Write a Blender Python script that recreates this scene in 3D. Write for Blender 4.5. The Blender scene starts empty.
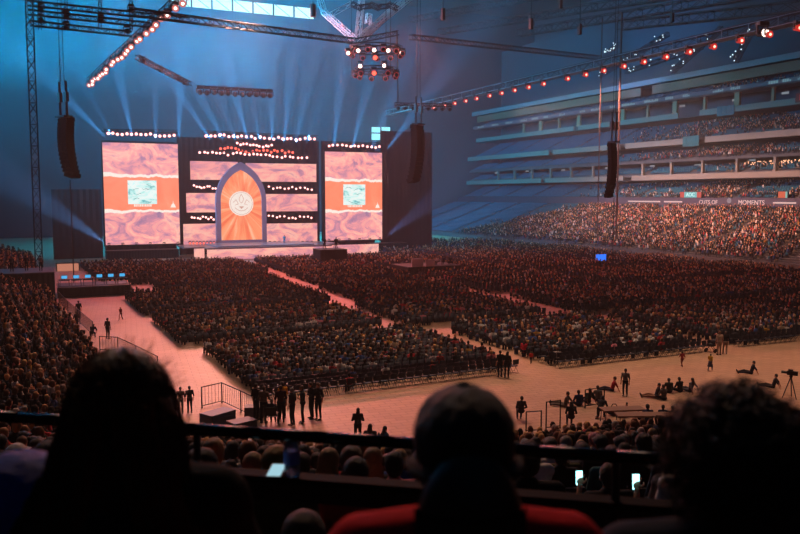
import bpy, bmesh, math, random
import numpy as np
from mathutils import Vector, Matrix
from mathutils.noise import noise as pnoise
R = random.Random(7); NR = np.random.default_rng(11)
S = bpy.context.scene
COL = S.collection
PI = math.pi
# ------------------------------------------------------------------ camera
H = 11.5; F = 778.0; YAW = math.radians(25); PIT = math.atan(72 / 778)
cd = bpy.data.cameras.new('camera'); cam = bpy.data.objects.new('camera', cd); COL.objects.link(cam)
cam.location = (0, 0, H); cam.rotation_euler = (PI / 2 - PIT, 0, -YAW)
cd.sensor_width = 36; cd.lens = 36 * F / 800; cd.clip_end = 2000; cd.clip_start = .05
cd.dof.use_dof = True; cd.dof.focus_distance = 95; cd.dof.aperture_fstop = 3.2
S.camera = cam
S.view_settings.view_transform = 'Standard'; S.view_settings.look = 'None'
S.view_settings.gamma = 1; S.view_settings.use_curve_mapping = False
S.view_settings.exposure = 0
S.cycles.use_denoising = True
S.cycles.max_bounces = 3; S.cycles.diffuse_bounces = 2; S.cycles.glossy_bounces = 2
S.cycles.transmission_bounces = 3; S.cycles.volume_bounces = 0; S.cycles.transparent_max_bounces = 4
S.cycles.sample_clamp_indirect = 4; S.cycles.sample_clamp_direct = 0
S.cycles.use_light_tree = True
S.cycles.caustics_reflective = False; S.cycles.caustics_refractive = False
FW = Vector((math.sin(YAW) * math.cos(PIT), math.cos(YAW) * math.cos(PIT), -math.sin(PIT)))
RT = Vector((math.cos(YAW), -math.sin(YAW), 0))
UP = Vector((math.sin(YAW) * math.sin(PIT), math.cos(YAW) * math.sin(PIT), math.cos(PIT)))
def ray(px, py): return FW + RT * ((px - 400) / F) - UP * ((py - 267) / F)
def onz(px, py, z=0.):
    d = ray(px, py); t = (z - H) / d.z; return Vector((d.x * t, d.y * t, z))
def onY(px, py, Y):
    d = ray(px, py); t = Y / d.y; return Vector((d.x * t, Y, H + d.z * t))
def onX(px, py, X):
    d = ray(px, py); t = X / d.x; return Vector((X, d.y * t, H + d.z * t))
def onD(px, py, D): return Vector((0, 0, H)) + ray(px, py) * D
def proj(p):
    v = Vector(p) - Vector((0, 0, H)); D = v.dot(FW)
    if D < .01: return (-999, -999, D)
    return (400 + F * v.dot(RT) / D, 267 - F * v.dot(UP) / D, D)
# ------------------------------------------------------------------ materials
def lin(c): return tuple(((x / 255) / 12.92 if x / 255 < .04045 else ((x / 255 + .055) / 1.055) ** 2.4) for x in c) + (1,)
MC = {}
def mat(name, c=(128, 128, 128), rough=.8, metal=0., var=0., vs=5., bump=0., em=None, es=1., spec=.5):
    if name in MC: return MC[name]
    m = bpy.data.materials.new(name); m.use_nodes = True; nt = m.node_tree; N = nt.nodes; L = nt.links
    b = N['Principled BSDF']; b.inputs['Base Color'].default_value = lin(c)
    b.inputs['Roughness'].default_value = rough; b.inputs['Metallic'].default_value = metal
    b.inputs['Specular IOR Level'].default_value = spec
    tc = N.new('ShaderNodeTexCoord'); no = N.new('ShaderNodeTexNoise'); no.inputs['Scale'].default_value = vs
    no.inputs['Detail'].default_value = 4; L.new(tc.outputs['Object'], no.inputs['Vector'])
    mr = N.new('ShaderNodeMapRange'); mr.inputs['To Min'].default_value = max(0, 1 - var - .04); mr.inputs['To Max'].default_value = 1 + var + .04
    L.new(no.outputs['Fac'], mr.inputs['Value'])
    mx = N.new('ShaderNodeVectorMath'); mx.operation = 'SCALE'; mx.inputs[0].default_value = lin(c)[:3]
    L.new(mr.outputs['Result'], mx.inputs['Scale']); L.new(mx.outputs['Vector'], b.inputs['Base Color'])
    if bump:
        bp = N.new('ShaderNodeBump'); bp.inputs['Strength'].default_value = bump; L.new(no.outputs['Fac'], bp.inputs['Height']); L.new(bp.outputs['Normal'], b.inputs['Normal'])
    if em:
        b.inputs['Emission Color'].default_value = lin(em); b.inputs['Emission Strength'].default_value = es
    MC[name] = m; return m
def colmat(name, attr=None, rough=.9, spec=.2):
    m = bpy.data.materials.new(name); m.use_nodes = True; nt = m.node_tree; N = nt.nodes; L = nt.links
    b = N['Principled BSDF']; b.inputs['Roughness'].default_value = rough; b.inputs['Specular IOR Level'].default_value = spec
    if attr:
        a = N.new('ShaderNodeAttribute'); a.attribute_name = attr; src = a.outputs['Color']
    else:
        a = N.new('ShaderNodeObjectInfo'); src = a.outputs['Color']
    no = N.new('ShaderNodeTexNoise'); no.inputs['Scale'].default_value = 14
    mr = N.new('ShaderNodeMapRange'); mr.inputs['To Min'].default_value = .8; mr.inputs['To Max'].default_value = 1.2
    L.new(no.outputs['Fac'], mr.inputs['Value'])
    mx = N.new('ShaderNodeVectorMath'); mx.operation = 'SCALE'; L.new(src, mx.inputs[0]); L.new(mr.outputs['Result'], mx.inputs['Scale'])
    L.new(mx.outputs['Vector'], b.inputs['Base Color'])
    MC[name] = m; return m
M_crowd = colmat('crowd_colours', 'Col')
M_cloth = colmat('cloth_by_object'); M_skin = colmat('skin_by_object', rough=.6); M_hair = colmat('hair_by_object', rough=.6, spec=.4)
nt = M_hair.node_tree; _no = nt.nodes.new('ShaderNodeTexNoise'); _no.inputs['Scale'].default_value = 90; _bp = nt.nodes.new('ShaderNodeBump'); _bp.inputs['Strength'].default_value = .7; _bp.inputs['Distance'].default_value = .03; nt.links.new(_no.outputs['Fac'], _bp.inputs['Height']); nt.links.new(_bp.outputs['Normal'], nt.nodes['Principled BSDF'].inputs['Normal'])
M_dark = mat('eye_dark', (20, 14, 12), .4)
M_black = mat('black_paint', (14, 14, 16), .5)
M_drape = mat('black_drape', (3, 4, 8), .95, var=.25, vs=.6)
M_steel = mat('truss_steel', (24, 25, 28), .6, .3)
M_chair = mat('chair_navy', (20, 28, 44), .6)
M_conc = mat('stand_concrete', (70, 70, 74), .9, var=.1, vs=.8)
# ------------------------------------------------------------------ object helpers
def tag(o, label=None, cat=None, group=None, kind=None):
    if label: o['label'] = label
    if cat: o['category'] = cat
    if group: o['group'] = group
    if kind: o['kind'] = kind
    return o
def empty(name, loc=(0, 0, 0), rz=0., label=None, cat=None, group=None):
    o = bpy.data.objects.new(name, None); COL.objects.link(o); o.location = loc; o.rotation_euler = (0, 0, rz)
    o.empty_display_size = .2
    return tag(o, label, cat, group)
class MB:
    def __init__(s): s.v = []; s.f = []; s.mi = []
    def add(s, v, f, mi=0):
        n = len(s.v); s.v += [tuple(p) for p in v]; s.f += [tuple(i + n for i in q) for q in f]; s.mi += [mi] * len(f); return s
    def box(s, lo, hi, mi=0, M=None):
        a, b = lo, hi
        v = [Vector((x, y, z)) for z in (a[2], b[2]) for y in (a[1], b[1]) for x in (a[0], b[0])]
        if M is not None: v = [M @ p for p in v]
        return s.add(v, [(0, 2, 3, 1), (4, 5, 7, 6), (0, 1, 5, 4), (2, 6, 7, 3), (0, 4, 6, 2), (1, 3, 7, 5)], mi)
    def tube(s, p, q, r, r2=None, n=6, mi=0, cap=True):
        p = Vector(p); q = Vector(q); r2 = r if r2 is None else r2
        d = q - p
        if d.length < 1e-6: return s
        a = d.orthogonal().normalized(); b = d.normalized().cross(a)
        v = [p + (a * math.cos(2 * PI * i / n) + b * math.sin(2 * PI * i / n)) * r for i in range(n)] + \
            [q + (a * math.cos(2 * PI * i / n) + b * math.sin(2 * PI * i / n)) * r2 for i in range(n)]
        f = [(i, (i + 1) % n, n + (i + 1) % n, n + i) for i in range(n)]
        if cap: f += [tuple(range(n))[::-1], tuple(range(n, 2 * n))]
        return s.add(v, f, mi)
    def path(s, pts, r, n=6, mi=0):
        for a, b in zip(pts[:-1], pts[1:]): s.tube(a, b, r, n=n, mi=mi)
        return s
    def ell(s, c, r, n=12, m=8, mi=0, M=None):
        v = []; f = []
        for j in range(m + 1):
            t = PI * j / m
            for i in range(n):
                a = 2 * PI * i / n
                p = Vector((r[0] * math.sin(t) * math.cos(a), r[1] * math.sin(t) * math.sin(a), r[2] * math.cos(t)))
                if M is not None: p = M @ p
                v.append(Vector(c) + p)
        for j in range(m):
            for i in range(n):
                f.append((j * n + i, (j + 1) * n + i, (j + 1) * n + (i + 1) % n, j * n + (i + 1) % n))
        return s.add(v, f, mi)
    def lathe(s, prof, c=(0, 0, 0), n=16, mi=0):
        v = []; f = []
        for r, z in prof:
            for i in range(n): v.append((c[0] + r * math.cos(2 * PI * i / n), c[1] + r * math.sin(2 * PI * i / n), c[2] + z))
        for j in range(len(prof) - 1):
            for i in range(n): f.append((j * n + i, j * n + (i + 1) % n, (j + 1) * n + (i + 1) % n, (j + 1) * n + i))
        f += [tuple(range(n))[::-1], tuple((len(prof) - 1) * n + i for i in range(n))]
        return s.add(v, f, mi)
    def prism(s, pts, d, mi=0):
        """pts: 3D outline, extruded by vector d"""
        n = len(pts); d = Vector(d); v = [Vector(p) for p in pts] + [Vector(p) + d for p in pts]
        return s.add(v, [tuple(range(n)), tuple(range(n, 2 * n))[::-1]] + [(i, n + i, n + (i + 1) % n, (i + 1) % n) for i in range(n)], mi)
    def mesh(s, name, mats, smooth=False):
        me = bpy.data.meshes.new(name); me.from_pydata(s.v, [], s.f)
        for m in (mats if isinstance(mats, (list, tuple)) else [mats]): me.materials.append(m)
        me.polygons.foreach_set('material_index', s.mi)
        if smooth: me.polygons.foreach_set('use_smooth', [True] * len(s.f))
        bm = bmesh.new(); bm.from_mesh(me); bmesh.ops.recalc_face_normals(bm, faces=bm.faces); bm.to_mesh(me); bm.free()
        me.update(); return me
    def build(s, name, mats, parent=None, smooth=False, loc=None):
        o = bpy.data.objects.new(name, s.mesh(name, mats, smooth)); COL.objects.link(o)
        if parent: o.parent = parent
        if loc is not None: o.location = loc
        return o
def copy_tree(o, parent=None):
    c = o.copy(); COL.objects.link(c); c.parent = parent
    for ch in KIDS.get(o.name, None) or [k for k in o.children]:
        copy_tree(ch, c)
    return c
KIDS = {}
def copies(o):
    """cache the children of a prototype so that copying does not scan the scene"""
    KIDS[o.name] = list(o.children)
    for k in KIDS[o.name]: KIDS[k.name] = list(k.children)
def struct(name, mb, m, **k):
    o = mb.build(name, m, **k); o['kind'] = 'structure'; return o
def np_mesh(name, V, T, C, m):
    me = bpy.data.meshes.new(name); nv, nt = len(V), len(T)
    me.vertices.add(nv); me.vertices.foreach_set('co', V.astype(np.float32).ravel())
    me.loops.add(nt * 3); me.loops.foreach_set('vertex_index', T.astype(np.int32).ravel())
    me.polygons.add(nt); me.polygons.foreach_set('loop_start', np.arange(nt, dtype=np.int32) * 3)
    me.update(calc_edges=True)
    if C is not None:
        a = me.color_attributes.new('Col', 'FLOAT_COLOR', 'CORNER')
        cc = np.ones((nt, 3, 4), np.float32); cc[:, :, :3] = C[:, None, :]
        a.data.foreach_set('color', cc.ravel())
    me.materials.append(m)
    o = bpy.data.objects.new(name, me); COL.objects.link(o); return o
# ------------------------------------------------------------------ palettes
SHIRTS = [('black', (16, 16, 19), 22), ('navy', (20, 27, 52), 16), ('charcoal', (44, 46, 50), 12), ('grey', (105, 105, 108), 9), ('white', (205, 200, 195), 9),
          ('maroon', (88, 20, 28), 6), ('red', (165, 28, 34), 6), ('blue', (36, 72, 130), 7), ('teal', (28, 88, 98), 4), ('pink', (190, 110, 122), 3), ('olive', (64, 66, 40), 4), ('mustard', (170, 120, 40), 2), ('beige', (160, 136, 110), 4)]
HAIRS = [('dark brown', (30, 20, 15), 30), ('brown', (66, 42, 26), 26), ('black', (14, 12, 12), 16), ('light brown', (112, 78, 50), 12), ('blond', (165, 128, 80), 9), ('grey', (140, 136, 130), 7)]
SKINS = [((205, 150, 122), 5), ((190, 132, 104), 3), ((120, 78, 56), 1)]
def pick(rows): return R.choices(rows, [r[-1] for r in rows])[0]
def npal(rows, k, ci):
    c = np.array([lin(r[ci])[:3] for r in rows]); w = np.array([r[-1] for r in rows], float)
    return c[NR.choice(len(rows), k, p=w / w.sum())]
# ------------------------------------------------------------------ simple far figure (template arrays)
def tri(fs):
    o = []; t = []
    for f, g in fs:
        for i in range(1, len(f) - 1): o.append((f[0], f[i], f[i + 1])); t.append(g)
    return o, t
def template(lod):
    v = []; fs = []
    def ring(cx, cy, z, rx, ry, n): 
        b = len(v)
        for i in range(n):
            a = 2 * PI * i / n + PI / n; v.append((cx + rx * math.cos(a), cy + ry * math.sin(a), z))
        return b
    def loft(rs, n, g, capt=True):
        for a, b in zip(rs[:-1], rs[1:]):
            for i in range(n): fs.append(((a + i, a + (i + 1) % n, b + (i + 1) % n, b + i), g(i, n) if callable(g) else g))
        if capt: fs.append((tuple(rs[-1] + i for i in range(n)), 1 if callable(g) else g))
    n = 6 if lod == 0 else 4
    # torso (seated, seat height .45), faces +Y
    loft([ring(0, -.02, .45, .19, .14, n), ring(0, 0, .75, .19, .13, n), ring(0, .0, .93, .22, .12, n), ring(0, 0, 1.02, .10, .08, n)], n, 2)
    n2 = 8 if lod == 0 else 6
    def hg(i, n):   # front faces (+y) are skin, the rest hair
        a = 2 * PI * (i + 1) / n
        return 0 if math.sin(a) > .35 else 1
    b1 = ring(0, .0, 1.02, .05, .05, n2); b2 = ring(0, .01, 1.08, .085, .095, n2); b3 = ring(0, .0, 1.2, .10, .115, n2); b4 = ring(0, -.01, 1.29, .055, .07, n2)
    loft([b1, b2, b3], n2, hg, False); loft([b3, b4], n2, lambda i, n: 1, True)
    # thighs and shins
    if lod == 0:
        for sx in (-1, 1):
            x = sx * .1
            k = len(v)
            for p in [(x - .08, -.1, .36), (x + .08, -.1, .36), (x + .08, -.1, .54), (x - .08, -.1, .54), (x - .065, .42, .38), (x + .065, .42, .38), (x + .065, .42, .53), (x - .065, .42, .53)]: v.append(p)
            for f in [(0, 1, 2, 3), (4, 7, 6, 5), (0, 4, 5, 1), (3, 2, 6, 7), (0, 3, 7, 4), (1, 5, 6, 2)]: fs.append((tuple(k + i for i in f), 3))
            k = len(v)
            for p in [(x - .05, .3, .0), (x + .05, .3, .0), (x + .05, .42, .0), (x - .05, .42, .0), (x - .06, .3, .45), (x + .06, .3, .45), (x + .06, .42, .45), (x - .06, .42, .45)]: v.append(p)
            for f in [(0, 4, 5, 1), (2, 6, 7, 3), (0, 3, 7, 4), (1, 5, 6, 2)]: fs.append((tuple(k + i for i in f), 3))
            k = len(v)   # arms
            sh = sx * .23; el = sx * .27
            for p in [(sh - .045, -.05, .96), (sh + .045, -.05, .96), (sh + .045, .05, .96), (sh - .045, .05, .96), (el - .04, -.03, .68), (el + .04, -.03, .68), (el + .04, .06, .66), (el - .04, .06, .66)]: v.append(p)
            for f in [(0, 1, 5, 4), (1, 2, 6, 5), (2, 3, 7, 6), (3, 0, 4, 7), (0, 3, 2, 1)]: fs.append((tuple(k + i for i in f), 2))
            k = len(v)
            hx = sx * .12
            for p in [(el - .035, -.02, .66), (el + .035, -.02, .66), (el, .03, .73), (hx - .03, .3, .58), (hx + .03, .3, .58), (hx, .3, .63)]: v.append(p)
            for f in [(0, 1, 4, 3), (1, 2, 5, 4), (2, 0, 3, 5), (3, 4, 5)]: fs.append((tuple(k + i for i in f), 0))
    else:
        k = len(v)
        for p in [(-.17, -.1, .38), (.17, -.1, .38), (.17, -.1, .54), (-.17, -.1, .54), (-.17, .42, .38), (.17, .42, .38), (.17, .42, .53), (-.17, .42, .53)]: v.append(p)
        for f in [(4, 7, 6, 5), (3, 2, 6, 7), (0, 3, 7, 4), (1, 5, 6, 2)]: fs.append((tuple(k + i for i in f), 3))
        k = len(v)
        for p in [(-.15, .42, 0), (.15, .42, 0), (.15, .42, .4), (-.15, .42, .4)]: v.append(p)
        fs.append(((k, k + 1, k + 2, k + 3), 3))
    t, g = tri(fs)
    return np.array(v, float), np.array(t), np.array(g)
T0, T1 = template(0), template(1)
CH_V = []; CH_F = []
def _chair_template():
    mb = MB(); mb.box((-.22, -.27, .5), (.22, -.24, .9)); mb.box((-.22, -.24, .42), (.22, .18, .45))
    for sx in (-.2, .2): mb.box((sx - .012, -.25, 0), (sx + .012, -.225, .5)); mb.box((sx - .012, .14, 0), (sx + .012, .165, .43))
    t, g = tri([(f, 0) for f in mb.f]); return np.array([tuple(p) for p in mb.v]), np.array(t)
CHT = _chair_template()
def _chair_lod():
    mb = MB(); mb.box((-.22, -.28, .3), (.22, -.24, .88)); t, g = tri([(f, 0) for f in mb.f]); return np.array([tuple(p) for p in mb.v]), np.array(t)
CHL = _chair_lod()
def place(Tv, P, ang, sc):
    ca, sa = np.cos(ang), np.sin(ang)
    X = Tv[None, :, 0] * sc[:, None]; Y = Tv[None, :, 1] * sc[:, None]; Z = Tv[None, :, 2] * sc[:, None]
    return np.stack([X * ca[:, None] - Y * sa[:, None] + P[:, None, 0], X * sa[:, None] + Y * ca[:, None] + P[:, None, 1], Z + P[:, None, 2]], -1)
CROWD = []   # (x,y,z,angle) : angle 0 faces +Y
SEATS = []   # fixed stadium seats
FCH = []     # floor chairs
# ------------------------------------------------------------------ detailed people
def vx(mb, vox, dec=1., smooth=2, name='tmp'):
    """overlapping forms fused into one continuous surface"""
    o = mb.build(name, [])
    for p in o.data.polygons: p.use_smooth = True
    m = o.modifiers.new('r', 'REMESH'); m.mode = 'VOXEL'; m.voxel_size = vox
    s = o.modifiers.new('s', 'SMOOTH'); s.iterations = smooth; s.factor = .5
    if dec < 1: d = o.modifiers.new('d', 'DECIMATE'); d.ratio = dec
    dg = bpy.context.evaluated_depsgraph_get(); me = bpy.data.meshes.new_from_object(o.evaluated_get(dg))
    bpy.data.objects.remove(o); me.name = name
    me.polygons.foreach_set('use_smooth', [True] * len(me.polygons)); return me
def cap(mb, p, q, r, r2=None, n=10):
    r2 = r if r2 is None else r2
    mb.tube(p, q, r, r2, n); mb.ell(p, (r, r, r), n, 6); mb.ell(q, (r2, r2, r2), n, 6)
POSES = {
 'seated': dict(pel=(0, -.03, .55), ch=(0, .0, .88), nk=(0, .01, 1.05), hd=(0, .03, 1.18), sh=(.185, .0, .98), el=[(.26, .02, .70), (-.26, .02, .70)], wr=[(.12, .25, .60), (-.12, .25, .60)], kn=[(.11, .40, .50), (-.11, .40, .50)], an=[(.11, .40, .09), (-.11, .40, .09)]),
 'fg_pose': dict(pel=(0, -.03, .55), ch=(0, .0, .88), nk=(0, .01, 1.03), hd=(0, .045, 1.15), sh=(.175, .0, .975), el=[(.27, .02, .74), (-.27, .02, .74)], wr=[(.12, .25, .62), (-.12, .25, .62)], kn=[(.11, .40, .50), (-.11, .40, .50)], an=[(.11, .40, .09), (-.11, .40, .09)]),
 'seated_lean': dict(pel=(0, -.03, .55), ch=(0, .1, .85), nk=(0, .16, 1.01), hd=(.01, .2, 1.13), sh=(.18, .13, .95), el=[(.22, .28, .70), (-.22, .28, .70)], wr=[(.06, .45, .62), (-.06, .45, .62)], kn=[(.12, .40, .50), (-.12, .40, .50)], an=[(.12, .36, .09), (-.12, .42, .09)]),
 'seated_turn': dict(pel=(0, -.03, .55), ch=(.01, .0, .88), nk=(.01, .01, 1.05), hd=(.03, .03, 1.18), sh=(.185, .0, .98), el=[(.28, .04, .71), (-.24, .0, .70)], wr=[(.2, .26, .6), (-.02, .22, .66)], kn=[(.09, .40, .50), (-.13, .40, .50)], an=[(.05, .42, .09), (-.13, .38, .09)]),
 'standing': dict(pel=(0, 0, .95), ch=(0, .0, 1.27), nk=(0, .01, 1.46), hd=(0, .03, 1.60), sh=(.185, 0, 1.39), el=[(.25, -.02, 1.11), (-.25, -.02, 1.11)], wr=[(.25, .06, .86), (-.25, .06, .86)], kn=[(.10, .03, .50), (-.10, .02, .50)], an=[(.11, -.02, .09), (-.11, -.02, .09)]),
 'standing_folded': dict(pel=(0, 0, .95), ch=(0, .0, 1.27), nk=(0, .02, 1.46), hd=(.01, .05, 1.59), sh=(.18, 0, 1.39), el=[(.26, .04, 1.12), (-.26, .04, 1.12)], wr=[(.02, .2, 1.13), (-.04, .22, 1.18)], kn=[(.09, .03, .50), (-.12, .02, .50)], an=[(.09, -.03, .09), (-.15, .0, .09)]),
 'walking': dict(pel=(0, 0, .94), ch=(0, .03, 1.26), nk=(0, .05, 1.45), hd=(0, .08, 1.58), sh=(.18, .03, 1.38), el=[(.24, -.12, 1.13), (-.24, .14, 1.13)], wr=[(.22, -.1, .88), (-.2, .34, 1.02)], kn=[(.10, .22, .54), (-.10, -.02, .50)], an=[(.10, .26, .12), (-.10, -.28, .14)]),
 'floor_sit': dict(pel=(0, 0, .12), ch=(0, -.1, .44), nk=(0, -.14, .62), hd=(0, -.13, .76), sh=(.18, -.13, .55), el=[(.26, -.28, .34), (-.26, -.28, .34)], wr=[(.26, -.40, .07), (-.26, -.40, .07)], kn=[(.12, .42, .20), (-.10, .40, .12)], an=[(.12, .82, .08), (-.08, .80, .08)]),
 'floor_cross': dict(pel=(0, 0, .12), ch=(0, .03, .45), nk=(0, .07, .62), hd=(0, .12, .75), sh=(.18, .05, .55), el=[(.25, .14, .30), (-.25, .14, .30)], wr=[(.12, .32, .25), (-.12, .32, .25)], kn=[(.3, .30, .20), (-.3, .30, .20)], an=[(-.06, .4, .07), (.06, .32, .07)]),
 'kneel_work': dict(pel=(0, 0, .5), ch=(0, .22, .75), nk=(0, .34, .88), hd=(0, .42, .97), sh=(.18, .3, .82), el=[(.24, .42, .58), (-.24, .42, .58)], wr=[(.15, .55, .40), (-.15, .55, .40)], kn=[(.13, .32, .35), (-.13, .1, .09)], an=[(.13, .30, .08), (-.13, -.3, .08)]),
 'phone_up': dict(pel=(0, -.03, .55), ch=(0, .0, .88), nk=(0, .01, 1.05), hd=(0, .03, 1.18), sh=(.185, .0, .98), el=[(.26, .08, .72), (-.25, .12, .76)], wr=[(.16, .3, .66), (-.17, .32, .98)], kn=[(.11, .40, .50), (-.11, .40, .50)], an=[(.11, .40, .09), (-.11, .40, .09)]),
}
def body_meshes(pose, vox=.011, dec=.22, hair='short', long_sleeve=None, skirt=False):
    J = {k: v for k, v in POSES[pose].items()}; V = Vector
    pel, ch, nk, hd = V(J['pel']), V(J['ch']), V(J['nk']), V(J['hd']); sh = [V(J['sh']), V((2 * ch.x - J['sh'][0], J['sh'][1], J['sh'][2]))]
    el = [V(p) for p in J['el']]; wr = [V(p) for p in J['wr']]; kn = [V(p) for p in J['kn']]; an = [V(p) for p in J['an']]
    hip = [pel + V((.09, .0, -.02)), pel + V((-.09, .0, -.02))]
    hu = (hd - nk).normalized()
    def torso(mb, g):
        if pose == 'fg_pose':
            for q_ in sh: cap(mb, nk - hu * .02, q_ + V((0, 0, .02)), .055 + g, .05 + g)
        up = (ch - pel).normalized(); M = Vector((0, 0, 1)).rotation_difference(up).to_matrix()
        mb.ell(pel, (.165 + g, .115 + g, .13 + g), 14, 8, M=M); mb.ell((pel + ch) / 2, (.145 + g, .10 + g, .16 + g), 14, 8, M=M)
        mb.ell(ch, (.165 + g, .112 + g, .17 + g), 14, 8, M=M)
        cap(mb, sh[0], sh[1], .06 + g * .8); cap(mb, nk - hu * .03, nk - hu * .06, .07 + g * .6)
    b = MB(); torso(b, 0); cap(b, nk - hu * .06, nk + hu * .05, .056, .05)
    hl = MB()
    b.ell(hd + V((0, -.008, .012)), (.074, .092, .098), 16, 12); b.ell(hd + V((0, .022, -.05)), (.055, .062, .062), 14, 10)
    b.ell(hd + V((0, .088, -.018)), (.012, .018, .02), 8, 6)
    b.ell(hd + V((0, .075, -.052)), (.026, .012, .009), 8, 6)
    for s in (-1, 1): b.ell(hd + V((.077 * s, -.008, -.012)), (.01, .02, .03), 8, 6)
    for i in (0, 1):
        s = 1 if i == 0 else -1
        cap(b, sh[i], el[i], .046, .037); cap(b, el[i], wr[i], .037, .025)
        cap(b, hip[i], kn[i], .078, .052); cap(b, kn[i], an[i], .05, .034)
        ft = V((0, 1, 0)) if 'floor_sit' not in pose else V((0, .3, .9))
        cap(b, an[i] - V((0, 0, .04)), an[i] + ft * .15 - V((0, 0, .05 if ft.y == 1 else 0)), .036, .03)
        d = (wr[i] - el[i]).normalized(); side = d.cross(V((0, 0, 1)))
        side = side.normalized() if side.length > .1 else V((0, 1, 0))
        nrm = side.cross(d).normalized()
        pc = wr[i] + d * .05; M = Matrix((side, d, nrm)).transposed()
        b.ell(pc, (.036, .05, .014), 10, 8, M=M)
        for q, (o, L) in enumerate(((-.03, .055), (-.0105, .072), (.0105, .068), (.031, .05))):
            a = wr[i] + d * .09 + side * o; m_ = a + d * L * .55 + side * o * .25; e = m_ + d * L * .4 - nrm * .02
            cap(b, a, m_, .0085, .008, 6); cap(b, m_, e, .008, .007, 6)
        a = wr[i] + d * .03 + side * -.03 * s; m_ = a + d * .03 - side * .028 * s; cap(b, a, m_, .011, .01, 6); cap(b, m_, m_ + d * .028 - nrm * .008, .01, .008, 6)
    body = vx(b, vox, dec, name='body')
    e = MB()   # eyes and brows set on the face
    for s in (-1, 1): e.ell(hd + V((.03 * s, .078, .004)), (.013, .010, .008), 8, 6)
    # append to the body mesh as a second material
    bm = bmesh.new(); bm.from_mesh(body); tmp = e.mesh('e', [M_dark]); n0 = len(bm.faces); bm.from_mesh(tmp); bm.faces.ensure_lookup_table()
    for f in bm.faces[n0:]: f.material_index = 1
    bm.to_mesh(body); bm.free(); bpy.data.meshes.remove(tmp)
    t = MB(); torso(t, .018)
    for i in (0, 1):
        cap(t, sh[i], el[i], .06, .052)
        if long_sleeve: cap(t, el[i], wr[i], .05, .038)
    shirt = vx(t, vox * 1.2, dec, name='shirt')
    p = MB(); p.ell(pel - V((0, 0, .01)), (.19, .14, .13), 14, 8)
    for i in (0, 1): cap(p, hip[i], kn[i], .095, .07); cap(p, kn[i], an[i] + (kn[i] - an[i]) * .08, .066, .05)
    if skirt: p.tube(pel, pel - V((0, 0, .5)), .17, .27, 14)
    trou = vx(p, vox * 1.3, dec, name='trousers')
    s_ = MB()
    for i in (0, 1):
        ft = V((0, 1, 0)) if 'floor_sit' not in pose else V((0, .3, .9))
        cap(s_, an[i] - V((0, .02, .045)), an[i] + ft * .16 - V((0, 0, .05 if ft.y == 1 else 0)), .045, .04, 8)
    shoes = vx(s_, .016, .5, name='shoes')
    h = MB()
    h.ell(hd + V((0, -.02, .03)), (.088, .098, .1), 16, 12); h.ell(hd + V((0, -.045, -.01)), (.082, .07, .09), 14, 10)
    if hair == 'long':
        h.ell(hd + V((0, -.075, -.1)), (.1, .055, .15), 14, 10); h.ell(hd + V((0, -.085, -.2)), (.095, .045, .12), 12, 8)
    if hair == 'bun': h.ell(hd + V((0, -.09, .09)), (.045, .045, .042), 12, 8)
    if hair == 'cap':
        h = MB(); h.ell(hd + V((0, -.005, .035)), (.09, .108, .088), 16, 12); h.prism([hd + V((x, y, .03)) for x, y in ((-.075, .06), (-.06, .15), (0, .175), (.06, .15), (.075, .06))], (0, 0, .012))
        h.ell(hd + V((0, -.045, -.02)), (.08, .06, .06), 12, 8)
    hm = vx(h, vox * .9, dec * 1.3, name='hair')
    # strand relief
    for v in hm.vertices:
        v.co += v.normal * (.004 * pnoise(Vector((v.co.x * 60, v.co.y * 60, v.co.z * 18))))
    return dict(body=body, shirt=shirt, trousers=trou, shoes=shoes, hair=hm)
def dress(ms):
    for k, m in (('body', M_skin), ('shirt', M_cloth), ('trousers', M_cloth), ('shoes', M_black), ('hair', M_hair)):
        me = ms[k]; me.materials.clear(); me.materials.append(m)
        if k == 'body': me.materials.append(M_dark)
    return ms
VAR = {}
for key, kw in {'seated': dict(), 'seated_long': dict(pose='seated', hair='long'), 'seated_lean': dict(pose='seated_lean'), 'seated_bun': dict(pose='seated_turn', hair='bun', long_sleeve=1), 'seated_cap': dict(pose='seated', hair='cap'),
                'standing': dict(), 'standing_long': dict(pose='standing_folded', hair='long', long_sleeve=1), 'standing_folded': dict(pose='standing_folded'), 'walking': dict(), 'walking_girl': dict(pose='walking', hair='bun', skirt=True),
                'floor_sit': dict(), 'floor_sit_long': dict(pose='floor_sit', hair='long'), 'floor_cross': dict(), 'kneel': dict(pose='kneel_work'), 'phone_up': dict(vox=.009, dec=.35)}.items():
    kw = dict(kw); pose = kw.pop('pose', key); VAR[key] = dress(body_meshes(pose if pose in POSES else 'seated', **kw))
def person(key, loc, rz, shirt, hair, label, group=None, skin=None, trousers=(26, 30, 42), sc=1., haircol=None, cat='person', parts=True):
    m = VAR[key]; o = bpy.data.objects.new('person', m['body']); COL.objects.link(o)
    o.location = loc; o.rotation_euler = (0, 0, rz); o.scale = (sc,) * 3
    o.color = lin(skin or pick(SKINS)[0]); tag(o, label, 'person', group)
    for k, c in (('shirt', shirt), ('trousers', trousers), ('shoes', (20, 20, 20)), ('hair', hair)):
        q = bpy.data.objects.new(('cap' if 'cap' in key else 'hair') if k == 'hair' else k, m[k]); COL.objects.link(q); q.parent = o; q.color = lin(c)
    return o
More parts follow.
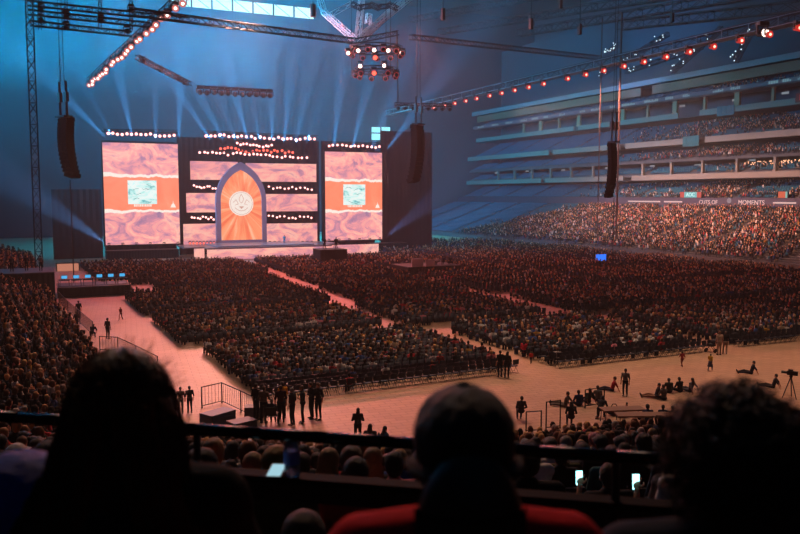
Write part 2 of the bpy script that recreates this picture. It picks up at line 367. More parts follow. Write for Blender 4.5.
# ------------------------------------------------------------------ near stand (curved end of the bowl under the camera)
FRONT = [(-4, 190), (-1, 140), (0, 105), (1.4, 75), (2.8, 55), (3.6, 42), (4.9, 33.5), (7.7, 27.8), (12.3, 25.2), (18.5, 24.6), (25, 22.8), (34, 18.5), (50, 11), (80, -3), (110, -18)]
def catmull(P, n=24):
    o = []
    for i in range(1, len(P) - 2):
        a, b, c, d = [np.array(p, float) for p in P[i - 1:i + 3]]
        for k in range(n):
            t = k / n; o.append(.5 * ((2 * b) + (c - a) * t + (2 * a - 5 * b + 4 * c - d) * t * t + (3 * b - a - 3 * c + d) * t ** 3))
    return np.array(o)
FC = catmull(FRONT)
_seg = np.linalg.norm(np.diff(FC, axis=0), axis=1); FS = np.concatenate([[0], np.cumsum(_seg)])
FT = np.gradient(FC, axis=0); FT /= np.linalg.norm(FT, axis=1)[:, None]
for _ in range(12): FT[1:-1] = (FT[:-2] + FT[1:-1] * 2 + FT[2:]) / 4
FT /= np.linalg.norm(FT, axis=1)[:, None]
FN = np.stack([FT[:, 1], -FT[:, 0]], 1)      # towards the stand (right-hand side of travel is the stand)
FN = FN if FN[10, 0] < 0 else -FN
def off(k, d): return FC[k] + FN[k] * d
SL = .325; Z0 = 1.2; ROW = .76
dcam = min(np.linalg.norm(FC, axis=1)); NROW = int((dcam - 3.2) / ROW)
def zrow(r): return Z0 + SL * ROW * r
def stand_mesh():
    mb = MB(); n = len(FC); V = []; Fc = []
    prof = [(0, 0), (0, Z0 + .0)]
    for r in range(NROW + 1):
        prof += [(r * ROW, zrow(r)), ((r + 1) * ROW, zrow(r))]
    end = (NROW + 1) * ROW
    for (d, z) in prof:
        for k in range(n): p = off(k, d); V.append((p[0], p[1], z))
    for a in range(len(prof) - 1):
        for k in range(n - 1): Fc.append((a * n + k, a * n + k + 1, (a + 1) * n + k + 1, (a + 1) * n + k))
    mb.add(V, Fc); return mb
struct('floor_near_stand', stand_mesh(), M_conc)
DEND = (NROW + 1) * ROW
mb = MB(); n = len(FC); V = []; Fc = []
prof = [(DEND, zrow(NROW) - .3), (DEND, 9.0), (DEND + .55, 9.0), (DEND + .55, 9.9), (DEND + 1.75, 9.9), (DEND + 1.75, 10.28), (DEND + 6, 10.28)]
for (d, z) in prof:
    for k in range(n): p = off(k, d); V.append((p[0], p[1], z))
for a in range(len(prof) - 1):
    for k in range(n - 1): Fc.append((a * n + k, a * n + k + 1, (a + 1) * n + k + 1, (a + 1) * n + k))
mb.add(V, Fc); struct('floor_camera_deck', mb, M_conc)
stage_c = np.array([37., 148.])
def row_points(r, step=.52, s0=0.):
    d = r * ROW + .35; n = len(FC); pts = np.array([off(k, d) for k in range(n)])
    seg = np.linalg.norm(np.diff(pts, axis=0), axis=1); s = np.concatenate([[0], np.cumsum(seg)])
    q = np.arange(s0, s[-1], step); k = np.searchsorted(s, q) - 1; k = np.clip(k, 0, n - 2); t = (q - s[k]) / seg[k]
    P = pts[k] + (pts[k + 1] - pts[k]) * t[:, None]; fs = FS[k]
    return P, FN[k], fs
AISLES = [30, 52, 74, 93, 108, 126, 146, 168, 190, 210]
near = []
for r in range(0, NROW + 1):
    P, Nn, fs = row_points(r)
    for p, nn, f in zip(P, Nn, fs):
        if min(abs(f - a) for a in AISLES) < .7: continue
        if (p[0] > -6.5 and 88 < p[1] < 98.5) or (abs(p[1] - 100) < 1.2): continue
        x, y, D = proj((p[0], p[1], zrow(r) + 1.1))
        if D < 4.3 or x < -40 or x > 845 or y > 600: continue
        ang = math.atan2(-nn[1], -nn[0]) - PI / 2        # face the field
        jt = R.uniform(-.13, .13); ju = R.uniform(-.1, .1)
        if D < 8.2 and (abs(x - 580) < 34 or abs(x - 640) < 34) and y > 425: continue
        near.append((p[0] + nn[0] * jt - nn[1] * ju, p[1] + nn[1] * jt + nn[0] * ju, zrow(r), ang, D, x, y, r))
# ------------------------------------------------------------------ the arena shell
def floor_mat():
    m = mat('arena_floor', (176, 136, 106), .55, var=.12, vs=.35); nt = m.node_tree; N = nt.nodes; L = nt.links
    b = N['Principled BSDF']; tc = N.new('ShaderNodeTexCoord'); br = N.new('ShaderNodeTexBrick')
    mp = N.new('ShaderNodeMapping'); mp.inputs['Rotation'].default_value = (0, 0, .1); L.new(tc.outputs['Object'], mp.inputs['Vector']); L.new(mp.outputs['Vector'], br.inputs['Vector'])
    br.inputs['Scale'].default_value = .55; br.inputs['Mortar Size'].default_value = .012
    br.inputs['Color1'].default_value = (1, 1, 1, 1); br.inputs['Color2'].default_value = (.86, .84, .82, 1); br.inputs['Mortar'].default_value = (.55, .5, .45, 1)
    mm = N.new('ShaderNodeMixRGB'); mm.blend_type = 'MULTIPLY'; mm.inputs['Fac'].default_value = 1
    src = b.inputs['Base Color'].links[0].from_socket; L.new(src, mm.inputs['Color1']); L.new(br.outputs['Color'], mm.inputs['Color2']); L.new(mm.outputs['Color'], b.inputs['Base Color'])
    return m
mb = MB(); mb.box((-60, -60, -.3), (170, 235, 0)); struct('floor', mb, floor_mat())
M_wall = mat('wall_dark', (42, 58, 68), .95, var=.2, vs=.05)
mb = MB(); mb.box((-60, 232, 0), (170, 234, 72)); struct('wall_back', mb, M_wall)
mb = MB(); mb.box((-62, -60, 0), (-60, 234, 72)); struct('wall_left', mb, M_wall)
mb = MB(); mb.box((160, -60, 0), (162, 234, 72)); struct('wall_right', mb, M_wall)
mb = MB(); mb.box((-62, -62, 0), (162, -60, 72)); struct('wall_front', mb, M_wall)
mb = MB(); mb.box((-62, -62, 72), (162, 236, 74)); struct('ceiling', mb, M_wall)
# bright window bands in the end wall
M_win = mat('window_daylight', (20, 30, 34), em=(190, 240, 250), es=1.6)
M_win2 = mat('window_cyan', (20, 30, 34), em=(150, 235, 245), es=1.3)
def yq(px0, py0, px1, py1, Y):
    a = onY(px0, py0, Y); b = onY(px1, py1, Y); return a, b
mb = MB()
for i in range(7):
    x0 = 171 + i * 20.5; a = onY(x0 + .7, -10, 231.5); b = onY(x0 + 19.6, 8 + i * 1.0, 231.5)
    z0 = onY(230, 10.5, 231.5).z; mb.box((a.x, 231.4, z0), (b.x, 231.9, 68))
o = struct('window_1', mb, M_win)
mb = MB()
for i in range(8):
    x0 = 171 + i * 20.5; a = onY(x0, 10, 231.3); z0 = onY(230, 10.5, 231.3).z; mb.box((a.x - .18, 231.1, z0), (a.x + .18, 231.4, 68))
    if i < 7: mb.tube((a.x + .5, 231.2, 68), (a.x + 5, 231.2, z0), .09)
struct('trim_1', mb, M_steel)
mb = MB()
for x0, x1 in ((372, 380), (382, 390)):
    for y0, y1 in ((127, 132.5), (133.5, 140)):
        a, b = yq(x0, y0, x1, y1, 231.5); mb.box((a.x, 231.4, b.z), (b.x, 231.9, a.z))
struct('window_2', mb, M_win2)
# ------------------------------------------------------------------ far side stand: tiers (x, z) outlines extruded along y
def tier(name, prof, y0, y1, m, kind='structure'):
    """closed outline in xz, extruded along y"""
    mb = MB(); mb.prism([(x, y0, z) for x, z in prof], (0, y1 - y0, 0)); o = mb.build(name, m); o['kind'] = kind; return o
def steps(x0, z0, n, dx, dz): 
    o = [(x0, z0)]
    for i in range(n): o += [(x0 + i * dx, z0 + i * dz), (x0 + (i + 1) * dx, z0 + i * dz)]
    return o
M_fas = mat('fascia_beige', (120, 112, 104), .8, var=.06, vs=.3)
M_fas2 = mat('fascia_grey', (120, 124, 128), .8)
M_rib = mat('ribbon_dark', (40, 36, 50), .5)
YA, YB = 60, 231
LOW = dict(x=104., z=1.0, n=24, dx=.92, dz=.325)
lw = steps(LOW['x'], LOW['z'], LOW['n'], LOW['dx'], LOW['dz'])
tier('floor_lower_stand', [(104, 0)] + lw + [(lw[-1][0], 0)], YA, YB, M_conc)
TIERS = [dict(x=130.2, z=10.7, n=9, dx=.9, dz=.36, nm='floor_club_stand'), dict(x=133, z=16.3, n=4, dx=.9, dz=.35, nm='floor_suite_stand'),
         dict(x=133.5, z=19.6, n=5, dx=.9, dz=.38, nm='floor_middle_stand'), dict(x=134.5, z=24., n=11, dx=.9, dz=.42, nm='floor_upper_stand'), dict(x=136, z=33.9, n=5, dx=.9, dz=.4, nm='floor_top_stand')]
for t in TIERS:
    s = steps(t['x'], t['z'], t['n'], t['dx'], t['dz']); tier(t['nm'], [(t['x'], t['z'] - .5)] + s + [(s[-1][0], t['z'] - .5)], YA, YB, M_conc)
mb = MB(); mb.box((146, YA, 0), (147, YB, 60)); struct('wall_stand_rear', mb, M_wall)
def fascia(name, x, z0, z1, m, lab, gaps=(), th=.35):
    mb = MB(); ys = [YA] + [v for g in gaps for v in g] + [YB]
    for a, b in zip(ys[::2], ys[1::2]): mb.box((x, a, z0), (x + th, b, z1))
    return struct(name, mb, m)
fascia('trim_2', 132.6, 15.05, 16.2, M_fas, '', ((150, 153), (186, 188)))
mb = MB(); mb.box((132.6, YA, 14.95), (146, YB, 15.05)); struct('trim_3', mb, M_conc)
fascia('trim_4', 133.0, 22.9, 24.2, M_fas, '', ((127.6, 129.6), (153, 155), (183, 185)))
fascia('trim_5', 136.2, 29.3, 30.5, M_fas, '', ((132.5, 139.), (176, 178)))
mb = MB(); mb.box((136.2, YA, 29.2), (146, YB, 29.3)); struct('trim_6', mb, M_conc)
fascia('trim_7', 135.2, 33.5, 34.5, M_rib, '')
fascia('trim_8', 134.5, 37.9, 39.1, M_fas2, ''); fascia('trim_9', 136.5, 35.9, 37.9, mat('band_brown', (140, 92, 72), .8, var=.1), '', ((148, 152),))
mb = MB(); mb.box((134.5, YA, 39.1), (146, YB, 39.3)); struct('trim_10', mb, M_wall)
mb = MB(); mb.box((134, YA, 19.0), (146, YB, 19.2)); struct('trim_11', mb, M_conc)
mb = MB(); mb.box((126.1, YA, 8.2), (130.2, YB, 8.6)); struct('floor_concourse', mb, M_conc)
# piers
M_pier = mat('pier_tan', (170, 120, 92), .8)
def pier(x, y, z0, z1, w, m):
    mb = MB(); mb.box((x, y - w / 2, z0), (x + .6, y + w / 2, z1)); mb.box((x - .1, y - w / 2 - .12, z0), (x + .7, y + w / 2 + .12, z0 + .25)); mb.box((x - .1, y - w / 2 - .12, z1 - .2), (x + .7, y + w / 2 + .12, z1))
    o = mb.build('column', m); o['kind'] = 'structure'
for i in range(13): pier(137., 96 + i * 9, 30.5, 33.5, 1.3 if i % 2 else .6, M_pier)
for i in range(13): pier(132.72, 100 + i * 9.3, 16.2, 19.0, .5, M_fas)
# ribbon board with its lettering
def text(s, size, M, m, name, parent=None, ext=.03):
    c = bpy.data.curves.new(name, 'FONT'); c.body = s; c.size = size; c.extrude = ext; c.align_x = 'CENTER'; c.align_y = 'CENTER'
    t = bpy.data.objects.new(name, c); COL.objects.link(t); dg = bpy.context.evaluated_depsgraph_get()
    me = bpy.data.meshes.new_from_object(t.evaluated_get(dg)); bpy.data.objects.remove(t); me.materials.clear(); me.materials.append(m)
    o = bpy.data.objects.new(name, me); COL.objects.link(o); o.matrix_world = M
    if parent: o.parent = parent
    return o
def MX(p): return Matrix(((0, 0, -1, p[0]), (-1, 0, 0, p[1]), (0, 1, 0, p[2]), (0, 0, 0, 1)))
def MY(p): return Matrix(((1, 0, 0, p[0]), (0, 0, -1, p[1]), (0, 1, 0, p[2]), (0, 0, 0, 1)))
M_txt = mat('ribbon_letters', (30, 30, 30), em=(215, 185, 180), es=1.)
M_txtb = mat('ribbon_letters_blue', (30, 30, 30), em=(120, 165, 180), es=.6)
mb = MB(); mb.box((129.4, YA, 9.25), (129.7, YB, 10.9)); rb = mb.build('ribbon_board', mat('ribbon_purple', (60, 50, 66), .5))
tag(rb, 'long purple ribbon board reading moments above the lower stand', 'ribbon board')
def yx(px, X=129.3): return onX(px, 200, X).y
text('MOMENTS', 1.35, MX((129.36, yx(751), 9.95)), M_txt, 'lettering', rb); text('CUTS OF', 1.25, MX((129.36, yx(708), 9.95)), M_txt, 'lettering', rb)
mb = MB(); mb.lathe([(.0, -.02), (.55, -.02), (.55, .02), (0, .02)], n=16); q = mb.build('emblem', mat('ribbon_disc', (40, 40, 40), em=(150, 150, 165), es=.6), rb); q.location = (129.33, yx(729), 10.35); q.rotation_euler = (0, PI / 2, 0)
mb = MB(); 
for a, b in ((773, 796), (628, 660), (664, 682)): mb.box((129.3, yx(b), 9.85), (129.38, yx(a), 10.15))
mb.build('light_bar', M_txt, rb)
# upper ribbon with small illegible characters
mb = MB(); mb.box((135.0, YA, 33.6), (135.2, YB, 34.45)); rb2 = mb.build('ribbon_board', mat('ribbon_blue', (40, 56, 70), em=(50, 80, 100), es=.25))
tag(rb2, 'thin blue-grey ribbon board under the top tier of the far stand', 'ribbon board')
mb = MB(); y = YA + 20
while y < YB - 5:
    if R.random() < .8: 
        for _ in range(R.randint(4, 9)):
            w = R.uniform(.25, .5); mb.box((134.93, y, 33.75), (134.98, y + w, 34.3 if R.random() < .7 else 34.1)); y += w + .14
    y += R.uniform(.8, 4)
mb.build('lettering', M_txtb, rb2)
def sign_box(px0, px1, z0, z1, X, cols, label, txt=None, tcol=None):
    ya, yb = yx(px1, X), yx(px0, X); e = empty('lit_sign', (X, ya, z0), 0, label, 'sign'); n = sum(w for _, w in cols); y = yb
    mb = MB(); mb.box((X + .02, ya - .1, z0 - .1), (X + .3, yb + .1, z1 + .1)); q = mb.build('sign_case', M_black); q.parent = e; q.matrix_parent_inverse = Matrix.Translation(-e.location)
    for c, w in cols:
        dy = (yb - ya) * w / n; mb = MB(); mb.box((X - .02, y - dy, z0), (X + .02, y, z1)); q = mb.build('sign_panel', mat('sign_%d_%d_%d' % c, (20, 20, 20), em=c, es=.8)); q.parent = e; q.matrix_parent_inverse = Matrix.Translation(-e.location); y -= dy
    if txt: q = text(txt, (z1 - z0) * .95, MX((X - .06, (ya + yb) / 2, (z0 + z1) / 2)), mat('sign_text_%d' % tcol[0], (20, 20, 20), em=tcol, es=1.2), 'lettering'); q.parent = e; q.matrix_parent_inverse = Matrix.Translation(-e.location)
    return e
sign_box(680, 701, 10.95, 12.15, 129.6, [((215, 70, 60), 1), ((110, 205, 210), 3), ((215, 70, 60), 1)], 'red and cyan lit sign standing on the purple ribbon board', 'AOC', (190, 235, 235))
sign_box(778, 787, 10.95, 12.15, 129.6, [((225, 95, 60), 4), ((120, 200, 190), 1)], 'small orange lit sign on the purple ribbon board')
sign_box(791, 806, 29.6, 31.3, 135.8, [((60, 16, 16), 1)], 'red numeral display on the upper white fascia', 'LL', (255, 70, 50))
def banner(px0, px1, z0, z1, X, label):
    ya, yb = yx(px1, X), yx(px0, X); mb = MB(); n = 10
    V = [(X - .08 * math.sin(i * 2.1), ya + (yb - ya) * i / n, z) for z in (z0, z1) for i in range(n + 1)]
    mb.add(V, [(i, i + 1, n + 2 + i, n + 1 + i) for i in range(n)]); o = mb.build('banner', mat('banner_teal', (22, 92, 100), .8, var=.3, vs=.6)); s_ = o.modifiers.new('s', 'SOLIDIFY'); s_.thickness = .05
    tag(o, label, 'banner', None)
banner(714, 731, 28.6, 30.7, 135.9, 'dark teal banner hung over the white upper fascia'); banner(681, 697, 22.3, 24.6, 132.8, 'bright teal banner hung on the beige middle fascia')
# small lit openings inside the suite level
M_slit = mat('suite_light', (60, 50, 40), em=(255, 190, 150), es=1.6)
mb = MB()
for i in range(46):
    y = R.uniform(102, 121); mb.ell((136.2, y, R.choice([17.9, 18.4, 18.2])), (.12, .16, .14), 6, 4)
o = mb.build('suite_lamps', M_slit); tag(o, 'string of warm lamps glowing inside the suite level of the far stand', 'lights', kind='stuff')
def suite_screen(px, py, X, w, h, label):
    p = onX(px, py, X); mb = MB(); mb.box((X, p.y - w / 2, p.z - h / 2), (X + .15, p.y + w / 2, p.z + h / 2)); o = mb.build('suite_monitor', mat('suite_glow', (30, 30, 30), em=(170, 180, 190), es=.5)); tag(o, label, 'monitor', 'monitors in the suites of the far stand')
    mb = MB(); mb.box((X - .03, p.y - w / 2 - .08, p.z - h / 2 - .08), (X + .1, p.y + w / 2 + .08, p.z - h / 2)); q = mb.build('bezel', M_black, o)
for px, py in ((682, 106), (697, 165), (703, 165), (652, 166), (752, 160), (785, 93), (735, 100), (527, 171), (563, 170), (607, 168), (496, 173)):
    suite_screen(px, py, 137.5 if py > 120 else 138.5, 1.6, .45, 'pale glowing monitor inside the dark suite level')
# ------------------------------------------------------------------ crowd and seats on the far side
def side_rows(x, z, n, dx, dz, fn, yrange=(84, 228), seatfn=None):
    for r in range(n):
        X = x + r * dx + .55; Z = z + r * dz; y = yrange[0] + R.random() * .3
        while y < yrange[1]:
            y += .58
            if y % 14.5 < 1.7: continue
            pp = proj((X, y, Z + 1))
            if pp[0] > 860: continue
            p = fn(X, y, r)
            if R.random() < p: CROWD.append((X + R.uniform(-.06, .06), y + R.uniform(-.08, .08), Z, PI / 2 - .35 + R.uniform(-.5, .5)))
            else: SEATS.append((X, y, Z, PI / 2))
def low_p(X, y, r):
    lim = 187 - (X - 104) * 1.35
    return .93 if y < lim else (.12 if y < lim + 6 else 0.)
def hole(X, y, s): return pnoise(Vector((X * .22, y * .07, s)))
side_rows(fn=low_p, **LOW)
for t, (yf, ye, dens, sd) in zip(TIERS, ((134, 172, .9, 1.), (116, 135, .5, 2.), (136, 160, .9, 3.), (132, 158, .88, 4.), (122, 140, .5, 5.))):
    def fn(X, y, r, yf=yf, ye=ye, dens=dens, sd=sd):
        b = dens if y < yf else dens * max(0, 1 - (y - yf) / (ye - yf)) * .8
        return b if hole(X, y, sd) > -.18 else b * .12
    side_rows(t['x'], t['z'], t['n'] , t['dx'], t['dz'], fn)
# ------------------------------------------------------------------ floor audience blocks
COLS = [(10.4, 27.3), (31, 44.4), (48.2, 63.5), (66.5, 82), (85, 100)]
ROWS = [(41.8, 57.6), (60.6, 74.2), (77.4, 91.2), (94.4, 108.), (111, 138.5)]
def keep_out(x, y):
    if 46.5 < x < 57 and 97 < y < 107: return True
    if 40.5 < x < 46.5 and 118 < y < 126: return True
    if x < 13 and 92 < y < 104: return True
    if y > 130 and 18 < x < 60: return True
    if y > 133 and x < 20: return True
    return False
edge_chairs = []
for ci, cc_ in enumerate(COLS):
    for ri, (y0, y1) in enumerate(ROWS):
        x0, x1 = cc_
        x1 = x1 + (0 if ci > 1 else (.4, -1.2, .6, 1.2, 2.6)[ri]); x0 = x0 + (0 if ci != 1 else (.2, -1.6, .2, 1.2, 2.2)[ri]); xa = x0 + (0 if ci else (.6, -.9, -1.6, .5, -4)[ri]); cx = (x0 + x1) / 2; cy = (y0 + y1) / 2
        th = -math.atan2(cx - 37, 190 - cy) * .22 * -1
        ct, st = math.cos(th), math.sin(th); yy = y0; k = 0
        while yy < y1:
            xx = xa + R.uniform(0, .1)
            while xx < x1:
                dx, dy = xx - cx, yy - cy; X = cx + dx * ct + dy * st; Y = cy - dx * st * -1 * -1 * -1 if 0 else cy + dx * st * -1 + dy * ct
                xx += .55
                if keep_out(X, Y): continue
                px, py, D = proj((X, Y, 1))
                if px < -60 or px > 860: continue
                a = math.atan2(148 - Y, 37 - X) - PI / 2; ra = -th
                empty_p = .09
                if ri == 0 and k == 0: empty_p = .97 if ci == 0 else .8
                elif ri == 0 and k == 1: empty_p = .9 if ci == 0 else .45
                elif ri == 0 and k == 2 and ci == 0: empty_p = .75
                elif k == 0: empty_p = .3
                FCH.append((X, Y, 0, ra, ri == 0 and k <= 2 and ci < 3))
                if R.random() > empty_p: CROWD.append((X, Y + .02, 0, a * .6 + ra * .4 + R.uniform(-.5, .5)))
            yy += .93; k += 1
# people behind the barrier along the stage front and around the far side of the floor
for _ in range(700):
    x = R.uniform(60, 100); y = R.uniform(139, 168)
    if (x < 79.5 and y > 144.5) or x < 62: continue
    CROWD.append((x, y, 0, R.uniform(-.6, 1.2)))
# ------------------------------------------------------------------ floor chairs: the rows that show as things, the rest as stuff
M_leg = mat('chair_leg_grey', (70, 72, 78), .4, .7)
def make_chair():
    e = empty('folding_chair', (0, 0, 0), 0, 'empty dark navy folding chair in the near open rows of the floor seating', 'chair', 'empty folding chairs on the floor')
    mb = MB(); mb.box((-.22, -.2, .42), (.22, .2, .455)); mb.box((-.2, -.18, .455), (.2, .18, .475)); mb.build('seat', M_chair, e)
    mb = MB(); n = 6
    pts = [(-.22 + .44 * i / n, -.25 - .03 * math.sin(PI * i / n)) for i in range(n + 1)]
    V = [(x, y - t, z) for z in (.58, .9) for x, y in pts for t in (0, .025)]; m_ = 2 * (n + 1)
    Fs = [(2 * i, 2 * i + 2, m_ + 2 * i + 2, m_ + 2 * i) for i in range(n)] + [(2 * i + 1, m_ + 2 * i + 1, m_ + 2 * i + 3, 2 * i + 3) for i in range(n)] + [(m_ + 2 * i, m_ + 2 * i + 2, m_ + 2 * i + 3, m_ + 2 * i + 1) for i in range(n)]
    mb.add(V, Fs); mb.build('backrest', M_chair, e)
    for s in (-.215, .215):
        mb = MB(); mb.path([(s, -.27, .88), (s, -.02, .42), (s, .26, .0)], .013, 5); mb.build('leg', M_leg, e)
        mb = MB(); mb.path([(s * .93, .1, .42), (s * .93, -.27, .0)], .013, 5); mb.build('leg', M_leg, e)
    return e
ch0 = make_chair(); copies(ch0); lst = []
for c in FCH:
    if c[4]:
        p = proj((c[0], c[1], .8))
        if 0 < p[0] < 800: lst.append((p[2], c))
lst.sort(key=lambda t: t[0]); chosen = lst[:230]; ids = set(id(c) for _, c in chosen)
for i, (_, c) in enumerate(chosen):
    o = ch0 if i == 0 else copy_tree(ch0); o.location = (c[0], c[1], 0); o.rotation_euler = (0, 0, c[3])
rest = np.array([c[:4] for c in FCH if id(c) not in ids])
Pp = rest[:, :3]; V = place(CHL[0], Pp, rest[:, 3], np.ones(len(Pp))); n = CHL[0].shape[0]
T = (CHL[1][None] + (np.arange(len(Pp)) * n)[:, None, None]).reshape(-1, 3)
o = np_mesh('folding_chair_rows', V.reshape(-1, 3), T, None, M_chair); tag(o, 'rows of dark folding chairs filling the floor blocks under the audience', 'chairs', kind='stuff')
# stadium seats
M_seat = mat('stadium_seat_blue', (34, 66, 92), .6)
def seat_t():
    mb = MB(); mb.box((-.23, -.3, .4), (.23, -.22, .85)); mb.box((-.23, -.22, .38), (.23, .12, .45)); t, g = tri([(f, 0) for f in mb.f]); return np.array([tuple(p) for p in mb.v]), np.array(t)
ST = seat_t()
def make_seat():
    e = empty('stadium_seat', (0, 0, 0), 0, 'dark folding stadium seat in the nearest rows below the drink rails', 'seat', 'dark stadium seats in the near rows')
    mb = MB(); mb.box((-.23, -.2, .40), (.23, .2, .44)); mb.box((-.2, -.17, .44), (.2, .17, .465)); mb.build('seat', M_chair, e)
    mb = MB(); n = 8; V = []
    for z, k in ((.46, 1), (.7, 1), (.82, .93), (.86, .8)):
        for i in range(n + 1):
            x = (-.23 + .46 * i / n) * k; V += [(x, -.26 - .03 * math.cos(x * 5), z), (x, -.295 - .03 * math.cos(x * 5), z)]
    m_ = 2 * (n + 1); Fs = []
    for j in range(3):
        for i in range(n): 
            a = j * m_ + 2 * i; Fs += [(a, a + 2, a + m_ + 2, a + m_), (a + 1, a + m_ + 1, a + m_ + 3, a + 3)]
    for i in range(n): a = 3 * m_ + 2 * i; Fs.append((a, a + 2, a + 3, a + 1))
    mb.add(V, Fs); bk = mb.build('backrest', M_chair, e)
    for s in (-1, 1):
        mb = MB(); mb.box((s * .25 - .02, -.27, .6), (s * .25 + .02, .08, .64)); mb.box((s * .25 - .02, -.27, .0), (s * .25 + .02, -.2, .62)); mb.build('armrest', M_leg, e)
    return e
# ------------------------------------------------------------------ near spectators: the largest as individuals
ORD = 'first second third fourth fifth sixth seventh eighth ninth tenth eleventh twelfth thirteenth fourteenth fifteenth sixteenth seventeenth eighteenth nineteenth twentieth'.split()
def ordn(i):
    if i < 20: return ORD[i]
    return ['twenty', 'thirty', 'forty', 'fifty', 'sixty'][i // 10 - 2 if (i % 10) != 9 else i // 10 - 2] + '-' + ORD[i % 10] if (i % 10) < 9 else ['thirtieth', 'fortieth', 'fiftieth', 'sixtieth'][i // 10 - 2]
NIND = 236
cand = [n for n in near if n[4] < 40 and 0 < n[5] < 800]
cand = [n for n in cand if R.random() > .07]
cand_set = sorted(cand, key=lambda n: n[4])[:NIND]; cs = set(map(id, cand_set))
byrow = {}
for n_ in cand_set: byrow.setdefault(n_[7], []).append(n_)
rows_sorted = sorted(byrow, reverse=True)
KEYS = [('seated', 5), ('seated_long', 4), ('seated_lean', 2), ('seated_bun', 2), ('seated_cap', 2)]
for ri, r in enumerate(rows_sorted):
    for ci, n_ in enumerate(sorted(byrow[r], key=lambda n: n[5])):
        x, y, z, ang, D = n_[:5]; sh = pick(SHIRTS); hr = pick(HAIRS); k = pick(KEYS)[0]
        hn, hc = hr[0], hr[1]
        if k == 'seated_cap': q = pick(SHIRTS); hn = q[0] + ' cap'; hc = q[1]; desc = 'spectator in %s and %s shirt' % (hn, sh[0])
        else: desc = {'seated': '%s-haired', 'seated_long': 'long %s-haired', 'seated_lean': 'forward-leaning %s-haired', 'seated_bun': '%s-bunned'}[k] % hn + ' spectator in %s shirt' % sh[0]
        lab = '%s, %s from the left, row %s below the rails' % (desc, ordn(ci), ordn(ri))
        person(k, (x, y, z - .0), ang + R.uniform(-.25, .25), sh[1], hc, lab, 'seated spectators in the near stand', sc=R.uniform(.94, 1.05))
for n_ in near:
    if id(n_) in cs: continue
    if R.random() < .93: CROWD.append((n_[0], n_[1], n_[2], n_[3] + R.uniform(-.4, .4)))
st0 = make_seat(); copies(st0)
for i, n_ in enumerate(sorted([n for n in near if 0 < n[5] < 800], key=lambda n: n[4])[:170]):
    o = st0 if i == 0 else copy_tree(st0); o.location = n_[:3]; o.rotation_euler = (0, 0, n_[3])
for n_ in sorted(near, key=lambda n: n[4])[230:]: SEATS.append(n_[:4])
SA = np.array(SEATS); V = place(ST[0], SA[:, :3], SA[:, 3], np.ones(len(SA))); n = ST[0].shape[0]
T = (ST[1][None] + (np.arange(len(SA)) * n)[:, None, None]).reshape(-1, 3)
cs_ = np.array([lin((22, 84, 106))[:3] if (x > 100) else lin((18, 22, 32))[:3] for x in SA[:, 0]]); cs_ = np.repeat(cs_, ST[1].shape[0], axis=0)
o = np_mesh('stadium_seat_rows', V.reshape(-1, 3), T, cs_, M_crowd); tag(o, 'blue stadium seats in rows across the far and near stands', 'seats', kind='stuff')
# everyone else
HAIR_RIMLIT = [('a', (52, 34, 24), 22), ('b', (96, 62, 42), 26), ('c', (20, 16, 15), 18), ('d', (150, 108, 74), 16), ('e', (190, 150, 100), 10), ('f', (160, 150, 142), 8)]  # crowd hair lightened so the heads look rim lit
CSHIRT = [(a, tuple(int(v * (.5 if max(b) < 110 else .85)) for v in b), w) for a, b, w in SHIRTS]  # crowd shirts darkened to set off the painted rim light on heads
CA = np.array(CROWD); Dc = np.array([proj((c[0], c[1], c[2]))[2] for c in CROWD]); Vs = []; Ts = []; Cs = []; base = 0
for lod, sel in ((T0, Dc < 85), (T1, Dc >= 85)):
    A = CA[sel]; k = len(A); sc = NR.uniform(.86, 1.1, k); v = place(lod[0], A[:, :3], A[:, 3], sc)
    # lean
    ln = NR.uniform(-.12, .22, k); v[:, :, 0] += -np.sin(A[:, 3])[:, None] * ln[:, None] * np.clip(lod[0][None, :, 2] - .5, 0, 1); v[:, :, 1] += np.cos(A[:, 3])[:, None] * ln[:, None] * np.clip(lod[0][None, :, 2] - .5, 0, 1)
    n = lod[0].shape[0]; Ts.append((lod[1][None] + (np.arange(k) * n)[:, None, None]).reshape(-1, 3) + base); base += k * n
    Vs.append(v.reshape(-1, 3)); C4 = np.stack([npal(SKINS, k, 0), npal(HAIR_RIMLIT, k, 1), npal(CSHIRT, k, 1), npal([('a', (24, 28, 44), 5), ('b', (18, 18, 20), 4), ('c', (96, 84, 66), 2), ('d', (60, 74, 100), 2)], k, 1)], 1)
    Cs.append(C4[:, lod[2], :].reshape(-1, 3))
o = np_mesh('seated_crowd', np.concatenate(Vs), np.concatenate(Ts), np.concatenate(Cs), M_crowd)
tag(o, 'thousands of seated spectators filling the floor blocks and the stands', 'crowd', kind='stuff')
print('crowd', len(CROWD), 'verts', base, 'seats', len(SEATS), 'floor chairs', len(FCH))
# ------------------------------------------------------------------ people standing or sitting on the open floor
def P(key, px, py, face, shirt, hair, label, tr=(26, 30, 42), sc=1., skin=None, group=None, z=0.):
    p = onz(px, py, z); return person(key, (p.x, p.y, z), math.radians(face) - YAW, shirt, hair, label, group, skin, tr, sc)
BK = (16, 16, 19); BR = (60, 40, 26)
P('standing', 625, 396, 150, (120, 116, 110), (26, 18, 14), 'boy in grey shirt and dark trousers standing on open floor beside red-shirted sitter', sc=.93)
P('floor_sit', 612, 391, 80, (150, 26, 34), BR, 'person in red shirt sitting on the floor with legs stretched out', (40, 40, 60))
P('standing', 719, 355, 10, (170, 150, 132), (110, 80, 50), 'tall person in beige top and shorts standing beside the stroller', (150, 130, 110), 1.03)
P('standing_folded', 725, 354, -20, BK, BR, 'person in black top and light skirt standing behind the beige-topped adult', (150, 130, 110), .97)
P('walking', 682, 367, 10, (150, 40, 40), BR, 'small child in red walking below the seated block', (120, 40, 36), .62)
